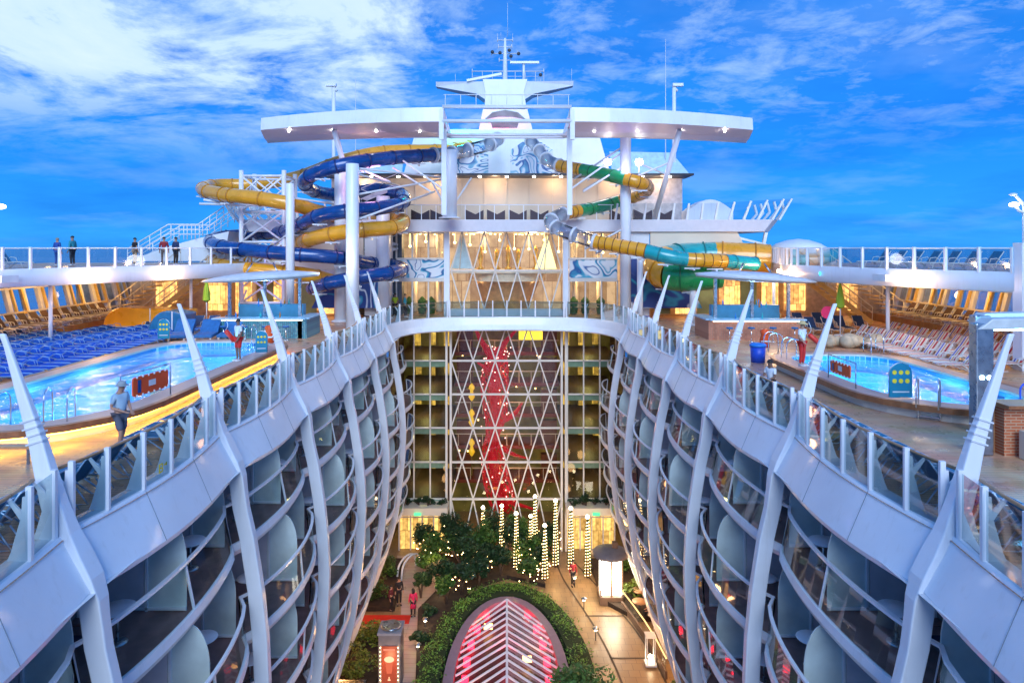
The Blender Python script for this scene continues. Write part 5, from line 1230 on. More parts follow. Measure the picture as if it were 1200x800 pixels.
# ------------------------------------------------------------------ pool bars with their wing canopies
def bar(s, x0, x1, y, cm, label, canlabel):
    t = thing('pool_bar', label, 'bar', ((x0+x1)/2,y,DK), 'pool bars')
    MB().box(((x0+x1)/2,y+.25,DK+.55),(x1-x0,.5,1.10)).build('counter', cm, t)
    xe = x0 if s > 0 else x1
    MB().box((xe,y+1.4,DK+.55),(.5,2.8,1.1)).build('counter', cm, t)
    MB().box(((x0+x1)/2,y+.2,DK+1.14),(x1-x0+.4,.8,.08)).build('worktop', mat('bar_top',(.30,.55,.75),.2), t); MB().box((xe,y+1.5,DK+1.145),(.8,2.9,.08)).build('worktop', MATS['bar_top'], t)
    MB().box(((x0+x1)/2,y-.02,DK+1.05),(x1-x0,.03,.05)).build('light_strip', lamp('bar_strip',(1,.75,.5),5), t)
    MB().box(((x0+x1)/2,y+2.2,DK+.9),(x1-x0-1,.5,1.8)).build('back_shelf', mat('shelf_blue',(.05,.25,.42),.4), t)
    for k in range(14):
        xx = x0+.8+(x1-x0-1.6)*rr.random(); m = MB(); m.lathe((xx,y+rr.choice((.3,2.05)),DK+(1.18 if k%2 else 1.8)),[(.045,0),(.045,.18),(.018,.26),(.018,.33)],8); m.build('bottle', [mat('bottle_blue',(.02,.22,.6),.15),mat('bottle_teal',(.02,.4,.45),.15),mat('bottle_amber',(.5,.2,.03),.15)][k%3], t)
    for xx in (x0+.4,x1-.4,(x0+x1)/2):
        MB().box((xx,y+.9,DK+1.9),(.16,.16,3.4)).build('post', STEEL, t)
    o = thing('wing_canopy', canlabel, 'canopy', ((x0+x1)/2,y,DK+3.5), 'wing-shaped bar canopies')
    rings = []
    for i in range(13):
        u = i/12*2-1; x = (x0+x1)/2+u*(x1-x0+1.6)/2; k = 1-abs(u)**2.2; zc = DK+3.45+(.25*u*-s)*.8
        rings.append([V(x,y-1.1*k-.25,zc),V(x,y+.5,zc+.10+.28*k),V(x,y+2.4*k+.8,zc+.1),V(x,y+.6,zc-.10-.10*k)])
    m = MB(); m.loft(rings, True, True, True); m.build('wing', mat('canopy_cloth',(.55,.60,.66),.4), o)
    for k in range(2): MB().tube([( (x0+x1)/2+(k-.5)*2, y+.4, DK+3.6),((x0+x1)/2+(k-.5)*1.2, y+.6, DK+4.3)],.05,6).build('fin', STEEL, o)
    light('bar_light', ((x0+x1)/2,y+.9,DK+2.9), (.35,.65,1), 110, .2)
    for k in range(4):
        xx = x0+.7+(x1-x0-1.4)*k/3; q = thing('bar_stool', '%s bar stool from the left at the %s' % (ORD[k], 'blue mosaic bar' if s < 0 else 'pink mosaic bar'), 'stool', (xx,y-.7,DK), 'stools at the pool bars')
        MB().lathe((xx,y-.7,DK+.72),[(.18,0),(.2,.05),(.17,.08)],12).build('seat', BLUEF, q); MB().tube([(xx,y-.7,DK+.02),(xx,y-.7,DK+.72)],.025,6).build('stem', CHROME, q); MB().lathe((xx,y-.7,DK),[(.2,0),(.2,.02),(.03,.05)],12).build('base', CHROME, q)
bar(-1,-16.6,-11.7,39.0,tiles('blue_mosaic',(.03,.20,.32),(.10,.38,.45),.12,.12,(.02,.08,.12),.01,.3,(PI/2,0,0),0.),'bar with blue mosaic counter and bottles under a wing canopy, left deck','pale blue wing canopy over the left pool bar')
bar(1,11.6,16.6,38.4,tiles('pink_mosaic',(.50,.22,.14),(.40,.15,.09),.12,.12,(.3,.18,.12),.01,.4,(PI/2,0,0),0.),'bar with pink mosaic counter and blue lit bottles, right deck','pale blue wing canopy over the right pool bar')
# steel and brick shelter close on the right
t = thing('brick_bar', 'brick counter with a steel framed shelter at the right edge', 'bar', (14,17.5,DK))
BR = tiles('orange_brick',(.52,.14,.05),(.40,.10,.04),.26,.075,(.50,.32,.2),.012,.6,(PI/2,0,0))
MB().box((14.9,17.2,DK+.62),(5.0,.35,1.24)).build('counter', BR, t); MB().box((14.9,17.1,DK+1.28),(5.2,.75,.08)).build('worktop', TEAK, t); MB().box((12.35,17.6,DK+.6),(.12,.5,1.2)).build('end_trim', HANDW, t)
for x,y in ((11.95,17.2),(13.3,19.2)): 
    m = MB(); m.box((x,y,DK+1.65),(.44,.30,3.3)); m.build('steel_post', STEEL, t, bevel=.03)
    for dx in (-.08,.10): MB().ball((x+dx,y-.16,DK+1.95-(.0)),.055,8,sy=.5).build('spotlight', lamp('spot_blue',(.45,.75,1),30), t)
MB().extr([(11.75,17.0,DK+3.15),(18,17.0,DK+3.30),(18,17.0,DK+3.52),(12.1,17.0,DK+3.42)],(0,.45,0)).build('roof', mat('shelter_roof',(.60,.66,.68),.35), t, bevel=.03)
MB().extr([(13.1,19.1,DK+3.1),(18,19.1,DK+3.25),(18,19.1,DK+3.45),(13.4,19.1,DK+3.35)],(0,.4,0)).build('rear_beam', MATS['shelter_roof'], t, bevel=.03)
MB().box((15,17.5,DK+3.10),(5.6,.08,.06)).build('light_strip', lamp('blue_strip',(.3,.75,1),7), t)
light('shelter_blue', (13.4,17.6,DK+2.6), (.15,.55,1), 90, .15)
for k,(x,y) in enumerate(((14.6,18.9),(15.6,18.6),(16.4,19.3),(14.2,20.0))):
    o = thing('cafe_chair', 'blue metal cafe chair under the steel shelter, %s from the steel post' % ORD[k], 'chair', (x,y,DK), 'blue chairs under the shelter')
    MB().box((x,y,DK+.85),(.45,.45,.05)).build('seat', BLUEF, o); m = MB(); [m.tube([(x+a*.2,y+b*.2,DK),(x+a*.2,y+b*.2,DK+.85)],.02,6) for a in (-1,1) for b in (-1,1)]; m.build('leg_frame', STEEL, o)
    MB().tube(spline([(x-.22,y+.2,DK+.85),(x-.2,y+.24,DK+1.25),(x,y+.26,DK+1.4),(x+.2,y+.24,DK+1.25),(x+.22,y+.2,DK+.85)],4),.025,6).build('backrest', BLUEP, o)
t = thing('towel_dispenser', 'small cream box at the foot of the brick counter', 'box', (12.75,16.75,DK)); MB().box((12.8,16.75,DK+.35),(.3,.25,.7)).build('body', CREAM, t, bevel=.02); MB().box((12.8,16.6,DK+.5),(.2,.03,.08)).build('slot', DARKG, t)

# balcony tables and chairs
TB = thing('balcony_table','x','table',(0,0,0)); MB().lathe((0,0,.70),[(.01,0),(.36,0),(.38,.02),(.36,.04),(.01,.04)],20).build('table_top', WHITE, TB); MB().tube([(0,0,.02),(0,0,.7)],.03,6).build('stem', STEEL, TB); MB().lathe((0,0,0),[(.2,0),(.2,.02),(.03,.04)],12).build('foot', STEEL, TB); freeze(TB)
CH = thing('balcony_chair','x','chair',(0,0,0)); MB().box((0,0,.42),(.5,.5,.05)).build('seat', mat('dark_blue_mesh',(.02,.03,.07),.7), CH); MB().box((.24,0,.72),(.04,.48,.56),ry=.15).build('backrest', MATS['dark_blue_mesh'], CH)
m = MB(); [m.tube([(a*.22,b*.24,0),(a*.22,b*.24,.62 if a < 0 else .9)],.018,6) for a in (-1,1) for b in (-1,1)]; m.each('leg', GREYP, CH); m = MB(); [m.box((-.02,b*.26,.64),(.44,.06,.03)) for b in (-1,1)]; m.each('armrest', MAROON, CH); freeze(CH)
fst = True
for s, side in ((-1,'left'),(1,'right')):
    for bi,(y0,y1) in enumerate(BB[:5]):
        for li,z in enumerate(LV):
            for q in range(2):
                y = y0+(y1-y0)*(q+.62)/2; x = s*(ribx(z)+1.15)
                wh = '%s balcony, %s bay from camera, %s storey down, %s' % ('nearer' if q == 0 else 'farther', ORD[bi], ORD[li], side)
                put(TB, fst, (x,y,z), 0, 'round table, '+wh, 'round tables on the balconies')
                put(CH, fst, (x+s*.55,y-.75,z), 0 if s > 0 else PI, 'dark chair, '+wh, 'chairs on the balconies'); fst = False
# ------------------------------------------------------------------ garden: skylight, hedges, paths, plants
def leaves(m, c, rad, n, size, r, clumps=9, squash=1.):
    c = Vector(c); cs = []
    for _ in range(clumps):
        a = r.random()*2*PI; z = r.uniform(-.7,1); q = r.uniform(.35,.85)
        h = math.sqrt(max(0,1-z*z))
        cs.append((c+V(rad[0]*q*h*math.cos(a), rad[1]*q*h*math.sin(a), rad[2]*q*z), r.uniform(.32,.55)))
    for i in range(n):
        cc_, k = cs[i % clumps]
        d = V(r.gauss(0,1),r.gauss(0,1),r.gauss(0,1)).normalized()*r.uniform(.6,1)*k
        p = cc_+V(d.x*rad[0],d.y*rad[1],d.z*rad[2])
        u = V(r.uniform(-1,1),r.uniform(-1,1),r.uniform(-.4,.6)).normalized(); w = u.cross(V(r.uniform(-1,1),r.uniform(-1,1),1)).normalized()
        sz = size*r.uniform(.6,1.3)
        m.add([p-u*sz, p-w*sz*.45, p+u*sz, p+w*sz*.45], [(0,1,2,3)])
g = random.Random(11)
LEAFH = mat('leaf_hedge', (.13,.27,.03), .5, var=.35, scale=1.5, island=.5)
CX0, CY0, AX, AY = 0.0, 35.2, 2.75, 7.7
def ell(ax, ay, n=48): return [(CX0+ax*math.cos(2*PI*i/n), CY0+ay*math.sin(2*PI*i/n)) for i in range(n)]
SK = thing('garden_skylight', 'oval glass skylight with white chevron rafters and red light below', 'skylight', (CX0,CY0,.5))
CURB = mat('skylight_curb', (.30,.20,.26), .35, var=.1)
e0, e1 = ell(AX+.55,AY+.7), ell(AX,AY)
MB().loft([[V(x,y,0) for x,y in e0],[V(x,y,.75) for x,y in e0],[V(x,y,.80) for x,y in e1],[V(x,y,.3) for x,y in e1]], True).build('curb', CURB, SK)
def halfw(y): return AX*math.sqrt(max(0,1-((y-CY0)/AY)**2))
RZ = 1.4
MB().sheet(e1, [], .22).build('lower_floor', mat('red_floor',(.07,.012,.02),.4,var=.5,scale=.8), SK)
MB().beam((0,CY0-AY+.2,RZ),(0,CY0+AY-1.1,RZ),.12,.14).build('ridge', WHITE, SK)
RG = glass('skylight_glass', (.75,.62,.66), .07, .05)
ys = [CY0-AY+.9+.68*k for k in range(21)]
prev = {}
for k,y in enumerate(ys):
    for s in (-1,1):
        ye = y-1.9; h = halfw(max(ye,CY0-AY+.25)) if ye > CY0-AY+.1 else .3
        ye = max(ye, CY0-AY+.2)
        a = V(0,y,RZ-.02); b = V(s*h*.97,ye,.85)
        MB().beam(a,b,.07,.09).build('rafter', WHITE, SK)
        if s in prev: pa, pb = prev[s]; (MB().quad(pa-V(0,0,.08),a-V(0,0,.08),b-V(0,0,.06),pb-V(0,0,.06))).build('glass_pane', RG, SK)
        prev[s] = (a,b)
for k in range(9):
    y = CY0-6+1.6*k
    for s in (-1,1): MB().box((s*max(.8,halfw(y-1)-.55),y,.45),(.35,.7,.12)).build('red_lamp', lamp('red_under',(1,.015,.04),7), SK)
    if k % 2: MB().box(((-1)**(k//2)*1.1,y,.6),(.5,.5,.08)).build('warm_lamp', lamp('warm_under',(1,.55,.15),7), SK)
for y in (32,37,42): light('skylight_red', (0,y,1.0), (1,.03,.08), 22, .3)
# hedge ring
HB = thing('hedge', 'clipped green hedge ringing the oval skylight', 'hedge', (CX0,CY0,0))
m = MB()
for i in range(150):
    a = 2*PI*i/150; r_ = 1.0
    x = CX0+(AX+1.35)*math.cos(a); y = CY0+(AY+1.75)*math.sin(a)
    if y < 28: continue
    leaves(m,(x,y,.62+.08*math.sin(i*1.7)),(.85,.55,.66),120,.075,g,6)
m.build('foliage', LEAFH, HB)
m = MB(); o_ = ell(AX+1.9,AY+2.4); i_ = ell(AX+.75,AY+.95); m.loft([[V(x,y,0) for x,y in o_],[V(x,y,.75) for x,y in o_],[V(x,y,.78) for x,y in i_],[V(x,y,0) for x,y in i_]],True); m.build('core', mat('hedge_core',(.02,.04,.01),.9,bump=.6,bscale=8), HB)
def bed(poly, name='planting_bed', h=.28):
    t = MB(); t.prism(poly,0,h); o = t.build(name, SOIL); return struct(o)
bed([(-3.9,47.3),(-5.6,43),(-4.7,35),(-4.2,30),(-3.9,40),(-2.4,45.8),(0,47.4),(2.6,46.2),(2.2,50.6),(-5.8,50.8),(-6.6,49.4)],'soil_bed')
bed([(-9.6,29),(-6.7,29),(-6.9,40.5),(-9.6,40.5)],'soil_bed'); bed([(-9.6,43.2),(-7.1,43.2),(-7.6,50),(-9.6,50)],'soil_bed'); bed([(6.2,44.2),(8.0,42),(9.3,42),(9.3,50),(6.0,50)],'soil_bed')
PLK = planks('path_planks', (.50,.40,.34), (.42,.33,.28), .42, 'X', .5, (.06,.03,.02))
struct(MB().add([V(x,y,.012) for x,y in ((-6.7,30),(-4.9,30),(-4.75,37),(-4.5,41),(-4.1,44.5),(-4.5,47.5),(-6.2,51),(-8.2,51),(-7.2,46.5),(-6.6,42.5),(-6.7,36))],[tuple(range(11))]).build('plank_path', PLK))
GR = mat('path_groove', (.07,.045,.03), .7)
for off in (0,2.35):
    pts = [(3.6+off*.55,50),(3.9+off*.8,47.5),(4.6+off*.9,44.5),(5.4+off,41),(6.0+off,37),(6.2+off,33),(6.2+off,29)]
    sp = spline([V(x,y,.016) for x,y in pts],6); struct(MB().loft([[p-V(.06,0,0) for p in sp],[p+V(.06,0,0) for p in sp]],False).build('path_groove', GR))
struct(MB().quad((4.9,42.6,.016),(7.3,42.6,.016),(7.3,42.72,.016),(4.9,42.72,.016)).build('path_groove', GR)); struct(MB().quad((5.8,38.2,.016),(8.2,38.2,.016),(8.2,38.32,.016),(5.8,38.32,.016)).build('path_groove', GR))
# shrubs
def shrub(x, y, z, rad, n, label, lm=LEAF, size=.11, stem=True, group=None, name='shrub', cl=12):
    t = thing(name, label, 'shrub' if name == 'shrub' else 'tree', (x,y,z), group)
    m = MB(); leaves(m,(x,y,z+rad[2]*.95+(.8 if name != 'shrub' else 0)),rad,n,size,g,cl); m.build('foliage', lm, t)
    m = MB(); top = z+rad[2]*.9+(.8 if name != 'shrub' else 0)
    for k in range(4):
        a = g.random()*2*PI; m.tube([(x,y,z),(x+.12*math.cos(a),y+.12*math.sin(a),z+(top-z)*.5),(x+rad[0]*.5*math.cos(a),y+rad[1]*.5*math.sin(a),top)],[.07,.05,.02],6)
    m.build('stem', BARK, t); return t
shrub(3.75,33.6,0,(1.75,1.7,1.15),4200,'big glossy green bush at the lower right of the skylight',mat('leaf_fresh',(.06,.15,.03),.5,var=.4,scale=1.5,island=.5),.13,cl=22)
shrub(-3.9,32.6,0,(1.5,1.5,.95),3200,'big green bush at the lower left of the skylight',LEAF,.12,cl=18)
BULB = lamp('string_bulb',(1,.62,.25),14)
def FAIRY(k,x,y,r_,h):
    if k % 2: return
    t = bpy.data.objects['garden_tree' if k == 0 else 'garden_tree.%03d' % k]; m = MB()
    for i in range(12):
        a = g.random()*2*PI; z = .8+h*g.random()*.9; m.ball((x+r_*math.cos(a)*.9,y-abs(r_*math.sin(a))*.9,z),.03,5)
    m.each('fairy_light', BULB, t)
TR = [(-5.0,48.6,1.15,1.7),(-3.4,49.6,1.2,2.0),(-3.2,47.6,1.2,1.8),(-1.6,49.0,1.1,2.1),(-1.2,47.8,1.0,1.3),(.3,49.3,1.1,2.0),(1.6,48.4,1.0,1.5),(-4.4,45.2,1.0,1.2),(-4.2,50.4,1.0,2.3),(-5.2,46.9,.9,1.0)]
TR += [(-3.0,44.9,.9,1.1),(-1.9,45.7,.8,1.0),(1.4,45.9,.8,1.0),(-5.6,44.4,.7,.8),(3.2,50.6,.9,1.8),(-2.6,48.4,1.0,1.6),(-2.2,46.9,1.0,1.4),(-.4,47.4,.9,1.1),(.9,50.2,1.0,2.1),(2.6,49.6,.9,1.5),(-5.9,49.8,1.0,1.7),(-3.9,43.6,.75,.9),(2.4,47.4,.7,1.0),(-1.0,50.4,1.1,2.4)]
wh = ['beside the left entrance','before the left atrium jamb','above the hedge top left','in front of the red sculpture foot','just behind the hedge top','centre of the back bed','right end of the back bed','nearest, left of the hedge','against the glass on the left','over the curved red bench','left shoulder of the hedge','low, touching the hedge top on the left','low, touching the hedge top on the right','small, beside the plank path lamp','behind the middle lit columns','second behind the red bench','low, behind the hedge on the left','low, behind the hedge centre','tall, right half by the glass','by the rightmost lit columns','tallest, near the left doors','small, in the narrow left bed','small, by the right path head','tallest of all, against the atrium glass']
for k,(x,y,r_,h) in enumerate(TR): shrub(x,y,.25,(r_,r_*.9,h*.55),1700,'dark leafy garden tree, '+wh[k],LEAFD if k % 3 else LEAF,.12,group='garden trees in the back bed',name='garden_tree',cl=14); FAIRY(k,x,y,r_,h)
k = 0
for x,y,r_,lm,lab in ((-8.2,36.5,1.2,LEAFY,'bright bush beside the poster kiosk'),(-8.0,39.2,1.1,LEAFY,'yellow lit bush behind the poster kiosk'),(-7.9,33.5,1.2,LEAFD,'dark bush at the lower left corner of the garden'),(-8.4,44.6,1.0,LEAF,'round bush under the left ribs'),(-8.2,47.6,1.1,LEAF,'low bush by the left garden path end'),(7.0,45.8,.8,LEAFY,'yellow lit plant left of the lantern kiosk'),(8.3,45.0,.9,LEAFY,'yellow lit plant right of the lantern kiosk'),(8.6,47.8,1.0,LEAF,'green bush behind the lantern kiosk'),(-4.9,42.4,.55,LEAFD,'dark low plant in the narrow bed, far part'),(-5.1,39.6,.55,LEAFD,'dark low plant in the narrow bed, near part'),(8.6,34.5,.8,LEAFY,'bright bush at the lower right corner of the garden')):
    shrub(x,y,.15,(r_,r_,r_*.6),1100,lab,lm,.10,cl=9)
for s in (-1,1):
    for k in range(5):
        x = s*(4.9+.85*k); shrub(x,FY-.8,3.72,(.5,.4,.26),350,'%s planter plant on the ledge, %s from the atrium' % ('left' if s < 0 else 'right', ORD[k]),LEAFD,.08,group='plants on the entrance ledges',cl=5)
    for x in (5.9,7.7): shrub(s*x,FY-.9,3.72,(.42,.4,.5),500,'round topiary on the %s ledge, %s one' % ('left' if s < 0 else 'right', 'inner' if x < 6 else 'outer'),LEAFD,.08,group='topiaries on the entrance ledges',cl=6)
BULB = lamp('string_bulb',(1,.62,.25),14); GLOBE = lamp('globe_bulb',(1,.78,.45),20)
ST = [(566,50.5,596,630),(588,49.5,594,665),(605,48.5,603,655),(622,49.5,606,655),(627,50.5,583,640),(638.5,46.8,617,686),(651,48.8,588,672),(669,48.2,597,672),(688.5,47.2,607,682)]
for k,(px,Y,top,bot) in enumerate(ST):
    x = (px-594)*Y/800; z1 = ZC-(top-290)*Y/800; z1 = max(2.4,z1)
    t = thing('lit_column_tree', 'slender tree wrapped in warm string lights, %s from the left' % ORD[k], 'tree', (x,Y,.25), 'slender trees wrapped in string lights')
    MB().tube([(x,Y,.2),(x+.03,Y,z1)],[.09,.04],6).build('trunk', BARK, t)
    m = MB(); n = int(z1*170)
    for i in range(n):
        z = .5+(z1-.5)*g.random(); a = g.random()*2*PI; r_ = .34*(1.05-z/z1*.75)*g.uniform(.4,1); p = V(x+r_*math.cos(a),Y+r_*math.sin(a),z); u = V(g.uniform(-1,1),g.uniform(-1,1),g.uniform(-.3,1)).normalized()*.08; w = u.cross(V(g.random(),g.random(),.3)).normalized()*.04; m.add([p-u,p-w,p+u,p+w],[(0,1,2,3)])
    m.build('foliage', LEAFD, t)
    m = MB(); z = .45
    while z < z1-.1:
        r_ = .26*(1.1-z/z1*.7)
        for j in range(3): a = -PI/2+(j-1)*.75; m.box((x+r_*math.cos(a),Y+r_*math.sin(a),z+.03*j),(.045,.045,.03))
        z += .21
    struct(m.build('string_lights', BULB, t),'stuff'); MB().ball((x,Y,z1+.1),.13,8).build('globe_lamp', GLOBE, t)
    if k % 2 == 0: light('tree_glow', (x,Y-.8,1.6), (1,.55,.2), 40, .3)
# lantern kiosk
lx, ly = 6.75, 44.6
t = thing('lantern_kiosk', 'square glowing white lantern pavilion with a grey disc roof', 'lantern', (lx,ly,0))
MB().box((lx,ly,.28),(1.5,1.5,.5)).build('plinth', mat('bronze',(.16,.10,.07),.4), t)
for a in (-1,1):
    MB().box((lx+a*.36,ly-.58,1.75),(.56,.06,2.3)).build('light_panel', lamp('lantern_white',(1,.90,.72),7), t); MB().box((lx+a*.62,ly,1.75),(.06,1.0,2.3)).build('light_panel', MATS['lantern_white'], t)
for a in (-.68,0,.68): MB().box((lx+a,ly-.62,1.75),(.09,.09,2.5)).build('post', MATS['bronze'], t)
MB().lathe((lx,ly,2.98),[(.8,-.1),(1.25,.05),(1.1,.22),(.5,.42),(.02,.46)],18).build('roof', mat('lead_grey',(.16,.15,.16),.5), t); MB().box((lx+.3,ly,3.6),(.35,.3,.4)).build('finial', MATS['bronze'], t)
light('lantern_light', (lx,ly-1.3,1.7), (1,.75,.45), 140, .4)
# poster kiosk with the lit cup picture
kx, ky = -6.1, 36.0
t = thing('poster_kiosk', 'grey kiosk pillar with a round dish on top and a lit cup poster', 'kiosk', (kx,ky,0))
MB().box((kx,ky,1.45),(1.15,1.15,2.9)).build('body', mat('kiosk_grey',(.20,.18,.19),.4), t, bevel=.03); MB().box((kx,ky,2.96),(1.25,1.25,.12)).build('cornice', mat('kiosk_top',(.32,.31,.34),.4), t)
MB().lathe((kx,ky,3.03),[(.48,0),(.54,.06),(.50,.12),(.40,.08),(.02,.06)],24).build('dish', STEEL, t)
MB().box((kx,ky-.60,1.35),(.78,.05,2.0)).build('poster', mat('poster_brown',(.20,.03,.015),.4,emit=(.5,.08,.03),es=.35), t)
CUP = lamp('cup_print',(1,.50,.28),1.1)
m = MB(); y = ky-.635
m.extr([(kx-.20,y,1.55),(kx+.20,y,1.55),(kx+.12,y,.95),(kx-.12,y,.95)],(0,.01,0)); m.build('cup_picture', lamp('cup_dark',(.6,.12,.06),.9), t)
m = MB(); m.ball((kx,y,1.68),.26,12,sz=.62,sy=.05); m.build('cream_picture', CUP, t); m = MB(); m.box((kx,y,.62),(.14,.01,.06)); m.box((kx,y,.72),(.05,.01,.12)); m.build('mark', CUP, t); m = MB(); m.box((kx,y,2.18),(.6,.01,.10)); m.build('heading_bar', lamp('heading_red',(1,.25,.15),.8), t)
m = MB()
for z in [.4+.21*i for i in range(10)]:
    for a in (-.46,.46): m.box((kx+a,y,z),(.03,.03,.03))
m.each('bulb', BULB, t)
light('kiosk_glow', (kx,ky-1.2,1.6), (1,.6,.3), 25, .2)
# red carpets, bench, bollard lamps, restaurant terrace
for k,(x,y,w_,h_) in enumerate(((-7.6,42.2,3.2,.9),(-7.8,37.6,3.0,.9))):
    o = MB().box((x,y,.04),(w_,h_,.06)).build('red_carpet', mat('red_cloth',(.55,.02,.01),.7), at=(x,y,0)); tag(o, 'strip of red carpet %s' % ('beside the two people in dark clothes' if k == 0 else 'behind the poster kiosk'), 'carpet', 'red carpets on the left')
t = thing('curved_bench', 'dark red curved garden bench by the back bed', 'bench', (-3.9,47,.2)); arc = [V(-3.7+1.7*math.cos(a),46.1+1.2*math.sin(a),.55) for a in [PI*.15+PI*.6*i/10 for i in range(11)]]
MB().loft([[p+V(0,0,-.1) for p in arc],[p for p in arc],[p+V(0,.35,0) for p in arc],[p+V(0,.35,-.1) for p in arc]],True,False,True).build('seat', mat('bench_red',(.22,.02,.02),.4), t); m = MB(); [m.box(arc[i]+V(0,.17,-.3),(.1,.25,.5)) for i in (1,5,9)]; m.each('leg', DARKG, t)
for k,(x,y) in enumerate(((-4.4,44.4),(-4.9,41.0),(-5.0,38.4),(-3.9,46.3),(4.6,46.3),(4.9,43.4),(5.2,40.0),(-4.9,47.8))):
    t = thing('path_lamp', 'low mushroom lamp %s along the %s path' % (ORD[k if k < 4 else k-4], 'left' if x < 0 else 'right'), 'lamp', (x,y,0), 'low lamps along the garden paths'); MB().tube([(x,y,0),(x,y,.62)],.03,6).build('stem', DARKG, t); MB().lathe((x,y,.60),[(.09,0),(.09,.08)],10).build('bulb', GLOBE, t); MB().lathe((x,y,.70),[(.2,0),(.16,.06),(.02,.12)],12).build('cap', STEEL, t)
for p in ((-5,46,2.2),(5,46,2.5),(6,40,2.4),(-5.6,39.5,2.2),(7.4,36,2.4),(-5.4,43,2.4),(6,35,2.4)): light('path_glow', p, (1,.55,.22), 55, .4)
for s,yy in ((-1,38),(1,38),(1,45),(-1,46)): light('shop_light', (s*9.0,yy,3.2), (1,.5,.2), 60, .4)
t = thing('terrace_screen', 'low glass and dark wood screen along the right restaurant terrace', 'screen', (8.2,41,0))
pts = [V(7.35,43.6,0),V(7.75,41.8,0),V(8.1,40,0),V(8.35,38.2,0),V(8.5,36.4,0)]
for a,b in zip(pts,pts[1:]): MB().quad(a+V(0,0,.45),b+V(0,0,.45),b+V(0,0,1.1),a+V(0,0,1.1)).build('glass_panel', FING, t); MB().beam(a+V(0,0,.22),b+V(0,0,.22),.12,.44).build('base_panel', mat('bronze',(.16,.1,.07),.4), t)
MB().tube([p+V(0,0,1.12) for p in pts],.04,6).build('lit_rail', lamp('rail_gold',(1,.55,.2),1.6), t)
for k,(x,y) in enumerate(((8.35,43.0),(9.0,41.4),(9.0,39.8),(8.6,44.4))):
    t = thing('dining_table', 'round candle-lit dining table on the right terrace, %s from the camera' % ORD[3-k], 'table', (x,y,0), 'dining tables on the right terrace'); MB().lathe((x,y,.72),[(.01,0),(.45,0),(.45,.04),(.01,.04)],16).build('table_top', mat('warm_top',(.45,.25,.12),.4), t); MB().tube([(x,y,0),(x,y,.72)],.04,6).build('stem', DARKG, t)
t = thing('standing_lantern', 'white framed lantern with a candle at the end of the terrace screen', 'lantern', (8.0,38.0,0)); m = MB(); [m.box((7.9+a*.22,37.6+b*.22,.9),(.05,.05,1.5)) for a in (-1,1) for b in (-1,1)]; m.each('post', WHITE2, t); MB().box((7.9,37.6,1.68),(.56,.56,.08)).build('top', WHITE2, t); MB().box((7.9,37.6,.14),(.6,.6,.1)).build('base', WHITE2, t); MB().ball((7.9,37.6,.5),.12,8).build('candle', GLOBE, t)
t = thing('garden_handrail', 'bent pale handrail beside the left garden path', 'handrail', (-7.2,48,0)); MB().tube(spline([(-7.3,47.2,.0),(-7.2,47.4,.9),(-6.8,48.2,1.25),(-6.4,49.2,.9),(-6.3,49.4,0)],4),.07,8).build('rail', WHITE2, t); MB().tube(spline([(-7.6,47.2,.0),(-7.5,47.4,.9),(-7.1,48.2,1.25),(-6.7,49.2,.9),(-6.6,49.4,0)],4),.07,8).build('rail', WHITE2, t)
t = thing('canopy_table', 'glass topped wooden stand at the lower left corner of the garden', 'stand', (-8,34.5,0)); MB().box((-7.9,34.0,1.2),(1.6,1.0,.05)).build('top', FING, t); MB().box((-7.9,34.0,.6),(1.3,.8,1.1)).build('body', mat('tan_wood',(.35,.2,.1),.5), t)

# ------------------------------------------------------------------ sky, sun, camera
w = bpy.data.worlds.new('World'); S.world = w; w.use_nodes = True
N = w.node_tree.nodes; L = w.node_tree.links; bg = N['Background']
SE, SR = R(29), R(178)
sky = N.new('ShaderNodeTexSky'); sky.sky_type = 'NISHITA'; sky.sun_disc = False; sky.sun_elevation = SE; sky.sun_rotation = SR; sky.ozone_density = 6; sky.dust_density = .3
tc = N.new('ShaderNodeTexCoord'); sep = N.new('ShaderNodeSeparateXYZ'); L.new(tc.outputs['Generated'], sep.inputs[0])
def M(op, a, b=None, c=None):
    n = N.new('ShaderNodeMath'); n.operation = op
    for i, x in enumerate((a,b,c)):
        if x is None: continue
        if isinstance(x, (int,float)): n.inputs[i].default_value = x
        else: L.new(x, n.inputs[i])
    return n.outputs[0]
# clouds on a flat layer overhead: project the direction on it
zz = M('ADD', M('MAXIMUM', sep.outputs['Z'], 0.), .15)
cx = M('DIVIDE', sep.outputs['X'], zz); cy = M('DIVIDE', sep.outputs['Y'], zz)
cv = N.new('ShaderNodeCombineXYZ'); L.new(cx, cv.inputs[0]); L.new(cy, cv.inputs[1]); cv.inputs[2].default_value = 2.3
def noise(scale, detail, rough=.55, dist=0.):
    n = N.new('ShaderNodeTexNoise'); n.inputs['Scale'].default_value = scale; n.inputs['Detail'].default_value = detail; n.inputs['Roughness'].default_value = rough; n.inputs['Distortion'].default_value = dist
    L.new(cv.outputs[0], n.inputs['Vector']); return n.outputs['Fac']
def ramp(f, stops):
    r = N.new('ShaderNodeValToRGB'); cr = r.color_ramp; cr.elements[0].position = stops[0][0]; cr.elements[0].color = stops[0][1]; cr.elements[1].position = stops[-1][0]; cr.elements[1].color = stops[-1][1]
    for p, c in stops[1:-1]: e = cr.elements.new(p); e.color = c
    L.new(f, r.inputs['Fac']); return r.outputs['Color']
def g(v): return (v,v,v,1)
def mix(f, a, b, bt='MIX'):
    m = N.new('ShaderNodeMix'); m.data_type = 'RGBA'; m.blend_type = bt
    for i, x in ((0,f),(6,a),(7,b)):
        if isinstance(x, (int,float)): m.inputs[i].default_value = x
        elif isinstance(x, tuple): m.inputs[i].default_value = x
        else: L.new(x, m.inputs[i])
    return m.outputs[2]
